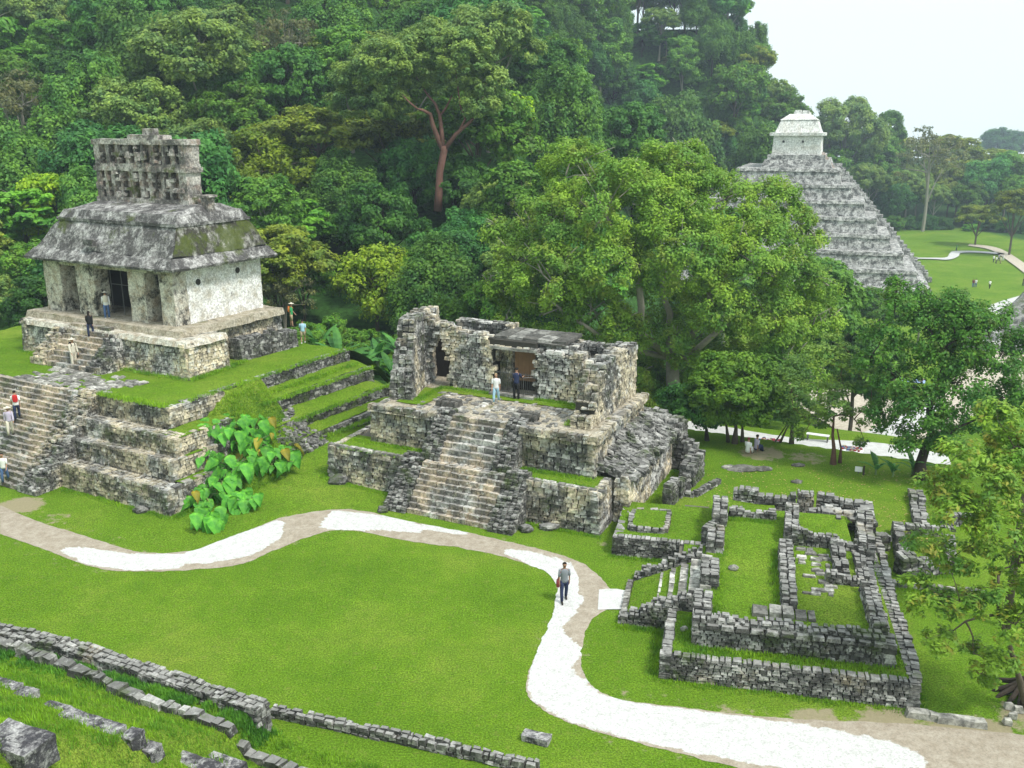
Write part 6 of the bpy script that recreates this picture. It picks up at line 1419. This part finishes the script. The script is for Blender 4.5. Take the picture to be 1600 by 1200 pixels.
person('person in white t-shirt and blue jeans near the foot of the broad stair', on_slope(9, 754, -1.5, 2.9, 0, T, 19), .2, 1.7, shirt='white', pants='jeans', legs=(.2, -.25), knees=(.2, .1), shoes='shoe')
person('visitor in a green shirt and straw hat on the grass behind the left temple platform', P(456, 510, 5.2), pi*.5+.2, 1.72, shirt='green', pants='khaki', hat='cream', shorts=True, bag=('orange', 'backpack'), legs=(.1, -.1), knees=(0, 0))
person('woman in pale blue top and khaki shorts walking away on the upper terrace grass', P(474, 536, 4.7), pi+.2, 1.64, shirt='paleblue', pants='khaki', shorts=True, legs=(.25, -.2), knees=(.1, .1), shoes='whiteshoe')
person('seated person in white beside the back path, left one of the pair', P(1168, 710, 0), 2.4, 1.65, shirt='white', pants='white', sit=True, hair='maroon', knees=(0, 0))
person('seated person in pale blue beside the back path, right one of the pair', P(1181, 706, 0), 2.0, 1.7, shirt='lilac', pants='navy', sit=True, skin='skin2', knees=(0, 0))
for (px, py, sh, pa, yw, lab) in [(1524, 449, 'white', 'jeans', 2.6, 'distant visitor in white and jeans with a companion on the great lawn'), (1520, 449, 'maroon', 'jeans', 2.8, 'distant visitor in a reddish top close beside the one in jeans'), (1546, 451, 'white', 'blackc', 3.3, 'distant visitor in white standing alone on the great lawn'),
        (1552, 410, 'white', 'navy', .3, 'leftmost figure of the distant group on the lawn'), (1556, 412, 'white', 'blackc', .8, 'distant group figure in front with dark trousers'), (1560, 408, 'lilac', 'navy', 2.0, 'distant group figure in a lilac top'), (1563, 412, 'cream', 'khaki', 4.0, 'distant group figure in beige, right of the front one'), (1567, 408, 'white', 'white', 5.0, 'rightmost white figure of the distant group on the lawn'), (1598, 447, 'blackc', 'navy', 1.0, 'distant dark figure at the right edge of the lawn'), (1494, 392, 'green', 'navy', 1.0, 'distant figure in dark green by the curved lawn path')]:
    p = hit(px, py); person(lab, p, yw, 1.75, shirt=sh, pants=pa, legs=(.15, -.15), knees=(0, 0), grp='distant visitors on the great lawn')
# vendors' blankets and small things by the paths
M['cloth1'] = m_plain('printed_cloth', (.62, .58, .62), .9, .5, 6); M['cloth2'] = m_plain('white_cloth', (.8, .8, .8), .9, .1, 3); M['cloth3'] = m_plain('blue_cloth', (.3, .42, .62), .9, .3, 4)
def blanket(label, px, py, z, w, d, mat, rz=-.45):
    c = P(px, py, z); c.z = hz(c.x, c.y)+.12; mb = MB(); ca, sa = math.cos(rz), math.sin(rz)
    mb.grid(lambda s, t: c+Vector(((s-.5)*w*ca-(t-.5)*d*sa, (s-.5)*w*sa+(t-.5)*d*ca, .03*noise.noise(Vector((s*5+px, t*5, 0))))), 14, 10); b = len(mb.v)
    o = thing('vendor_blanket', label, 'blanket', tuple(c), 'blankets spread by vendors along the paths'); mb.build('cloth', M[mat], o)
    random.seed(px)
    for cn in ('burg', 'jeans', 'khaki'):
        g_ = MB()
        for i in range(14):
            q_ = c+Vector((R(-.42, .42)*w, R(-.42, .42)*d, 0)); q_ = c+Vector(((q_-c).x*ca-(q_-c).y*sa, (q_-c).x*sa+(q_-c).y*ca, .06)); g_.stone(q_, Vector((1, 0, 0)), Vector((0, 1, 0)), UP, R(.05, .12), R(.04, .1), R(.03, .07), j=.3)
        g_.build('craft_goods', M['c_'+cn], o)
blanket('white blanket with patterned goods beside the small dark tree on the back path', 1118, 686, -1.5, 1.5, 1.1, 'cloth1')
blanket('blanket of craft goods by the seated pair on the back path', 1200, 692, -1.5, 1.6, 1.0, 'cloth1')
blanket('pale blanket on the back path right of the leaning tree', 1330, 705, -1.5, 1.5, .9, 'cloth2')
blanket('bluish blanket on the bright slope path seen through the dark tree', 1395, 606, -6, 3, 1.6, 'cloth3')
blanket('white blanket on the plaza path left of the airy tree', 1250, 560, -7, 3, 2, 'cloth2'); blanket('blue blanket farther along the plaza path', 1430, 560, -9, 3, 2, 'cloth3')
tb = thing('low_bench', 'small white slatted bench standing on the back path', 'bench', tuple(P(1277, 690, -1.5)))
c = P(1277, 690, -1.5); c.z = hz(c.x, c.y)+.06; If = Fr((c.x, c.y), -25, 65)
for i in range(3): m_ = MB(); m_.box(If, -.75, .75, -.2+i*.15, -.09+i*.15, c.z+.42, c.z+.46); m_.build('seat_slat', M['cloth2'], tb)
for u in (-.65, .65):
    m_ = MB(); m_.box(If, u-.04, u+.04, -.2, -.12, c.z, c.z+.42); m_.box(If, u-.04, u+.04, .13, .21, c.z, c.z+.42); m_.box(If, u-.03, u+.03, -.12, .13, c.z+.2, c.z+.25); m_.build('leg', M['iron'], tb)
sg = thing('small_sign', 'small white marker board on a short post at the lawn edge', 'sign', tuple(P(1341, 740, 0)))
c = P(1341, 740, 0); If = Fr((c.x, c.y), -20, 70); m_ = MB(); m_.box(If, -.2, .2, -.02, .02, .12, .42); m_.build('board', M['cloth2'], sg); m_ = MB(); m_.box(If, -.03, .03, .021, .06, -.1, .35); m_.build('post', M['iron'], sg)
c = P(1349, 742, 0); m_ = MB(); m_.tube([c-UP*.1, c+UP*.5], [.06, .05], 8); m_.tube([c+UP*.5, c+UP*.56], [.07, .02], 8); o = m_.build('short_post', M['darkbark'], None); o['label'] = 'short dark post right beside the small white marker board'; o['category'] = 'post'
bk = thing('root_mound', 'tangled dark roots and pale stones at the foot of the nearest tree', 'tree roots', tuple(P(1590, 1110, 0)))
random.seed(3); m_ = MB(); c0 = P(1598, 1085, 0)
for i in range(14):
    a = R(2.2, 5.2); e = c0+Vector((math.cos(a), math.sin(a), 0))*R(.5, 1.2); m_.tube([c0+UP*.6, c0.lerp(e, .4)+UP*.32, e+UP*.06, e+(e-c0)*.2-UP*.1], [.12, .1, .07, .03], 7)
m_.build('roots', M['darkbark'], bk)
for i, (px, py) in enumerate([(1576, 1103), (1583, 1118), (1592, 1108), (1575, 1128)]):
    m_ = MB(); m_.stone(P(px, py, .12), YF.U, YF.V, UP, .14, .1, .1, j=.3); m_.build('stone', M['slab'], bk)
# ------------------------------------------------------------------ haze
me = bpy.data.meshes.new('haze'); mb = MB(); I = Fr((0, 0), 0, 90); mb.box(I, -430, 920, -12, 1010, -60, 130)
m = bpy.data.materials.new('haze'); m.use_nodes = True; t = m.node_tree; t.nodes.clear(); o_ = t.nodes.new('ShaderNodeOutputMaterial'); v = t.nodes.new('ShaderNodeVolumePrincipled')
v.inputs['Color'].default_value = (.72, .86, 1, 1); v.inputs['Density'].default_value = .00045; v.inputs['Anisotropy'].default_value = .2
t.links.new(v.outputs[0], o_.inputs['Volume']); hzo = mb.build('haze', m, None); hzo['kind'] = 'stuff'
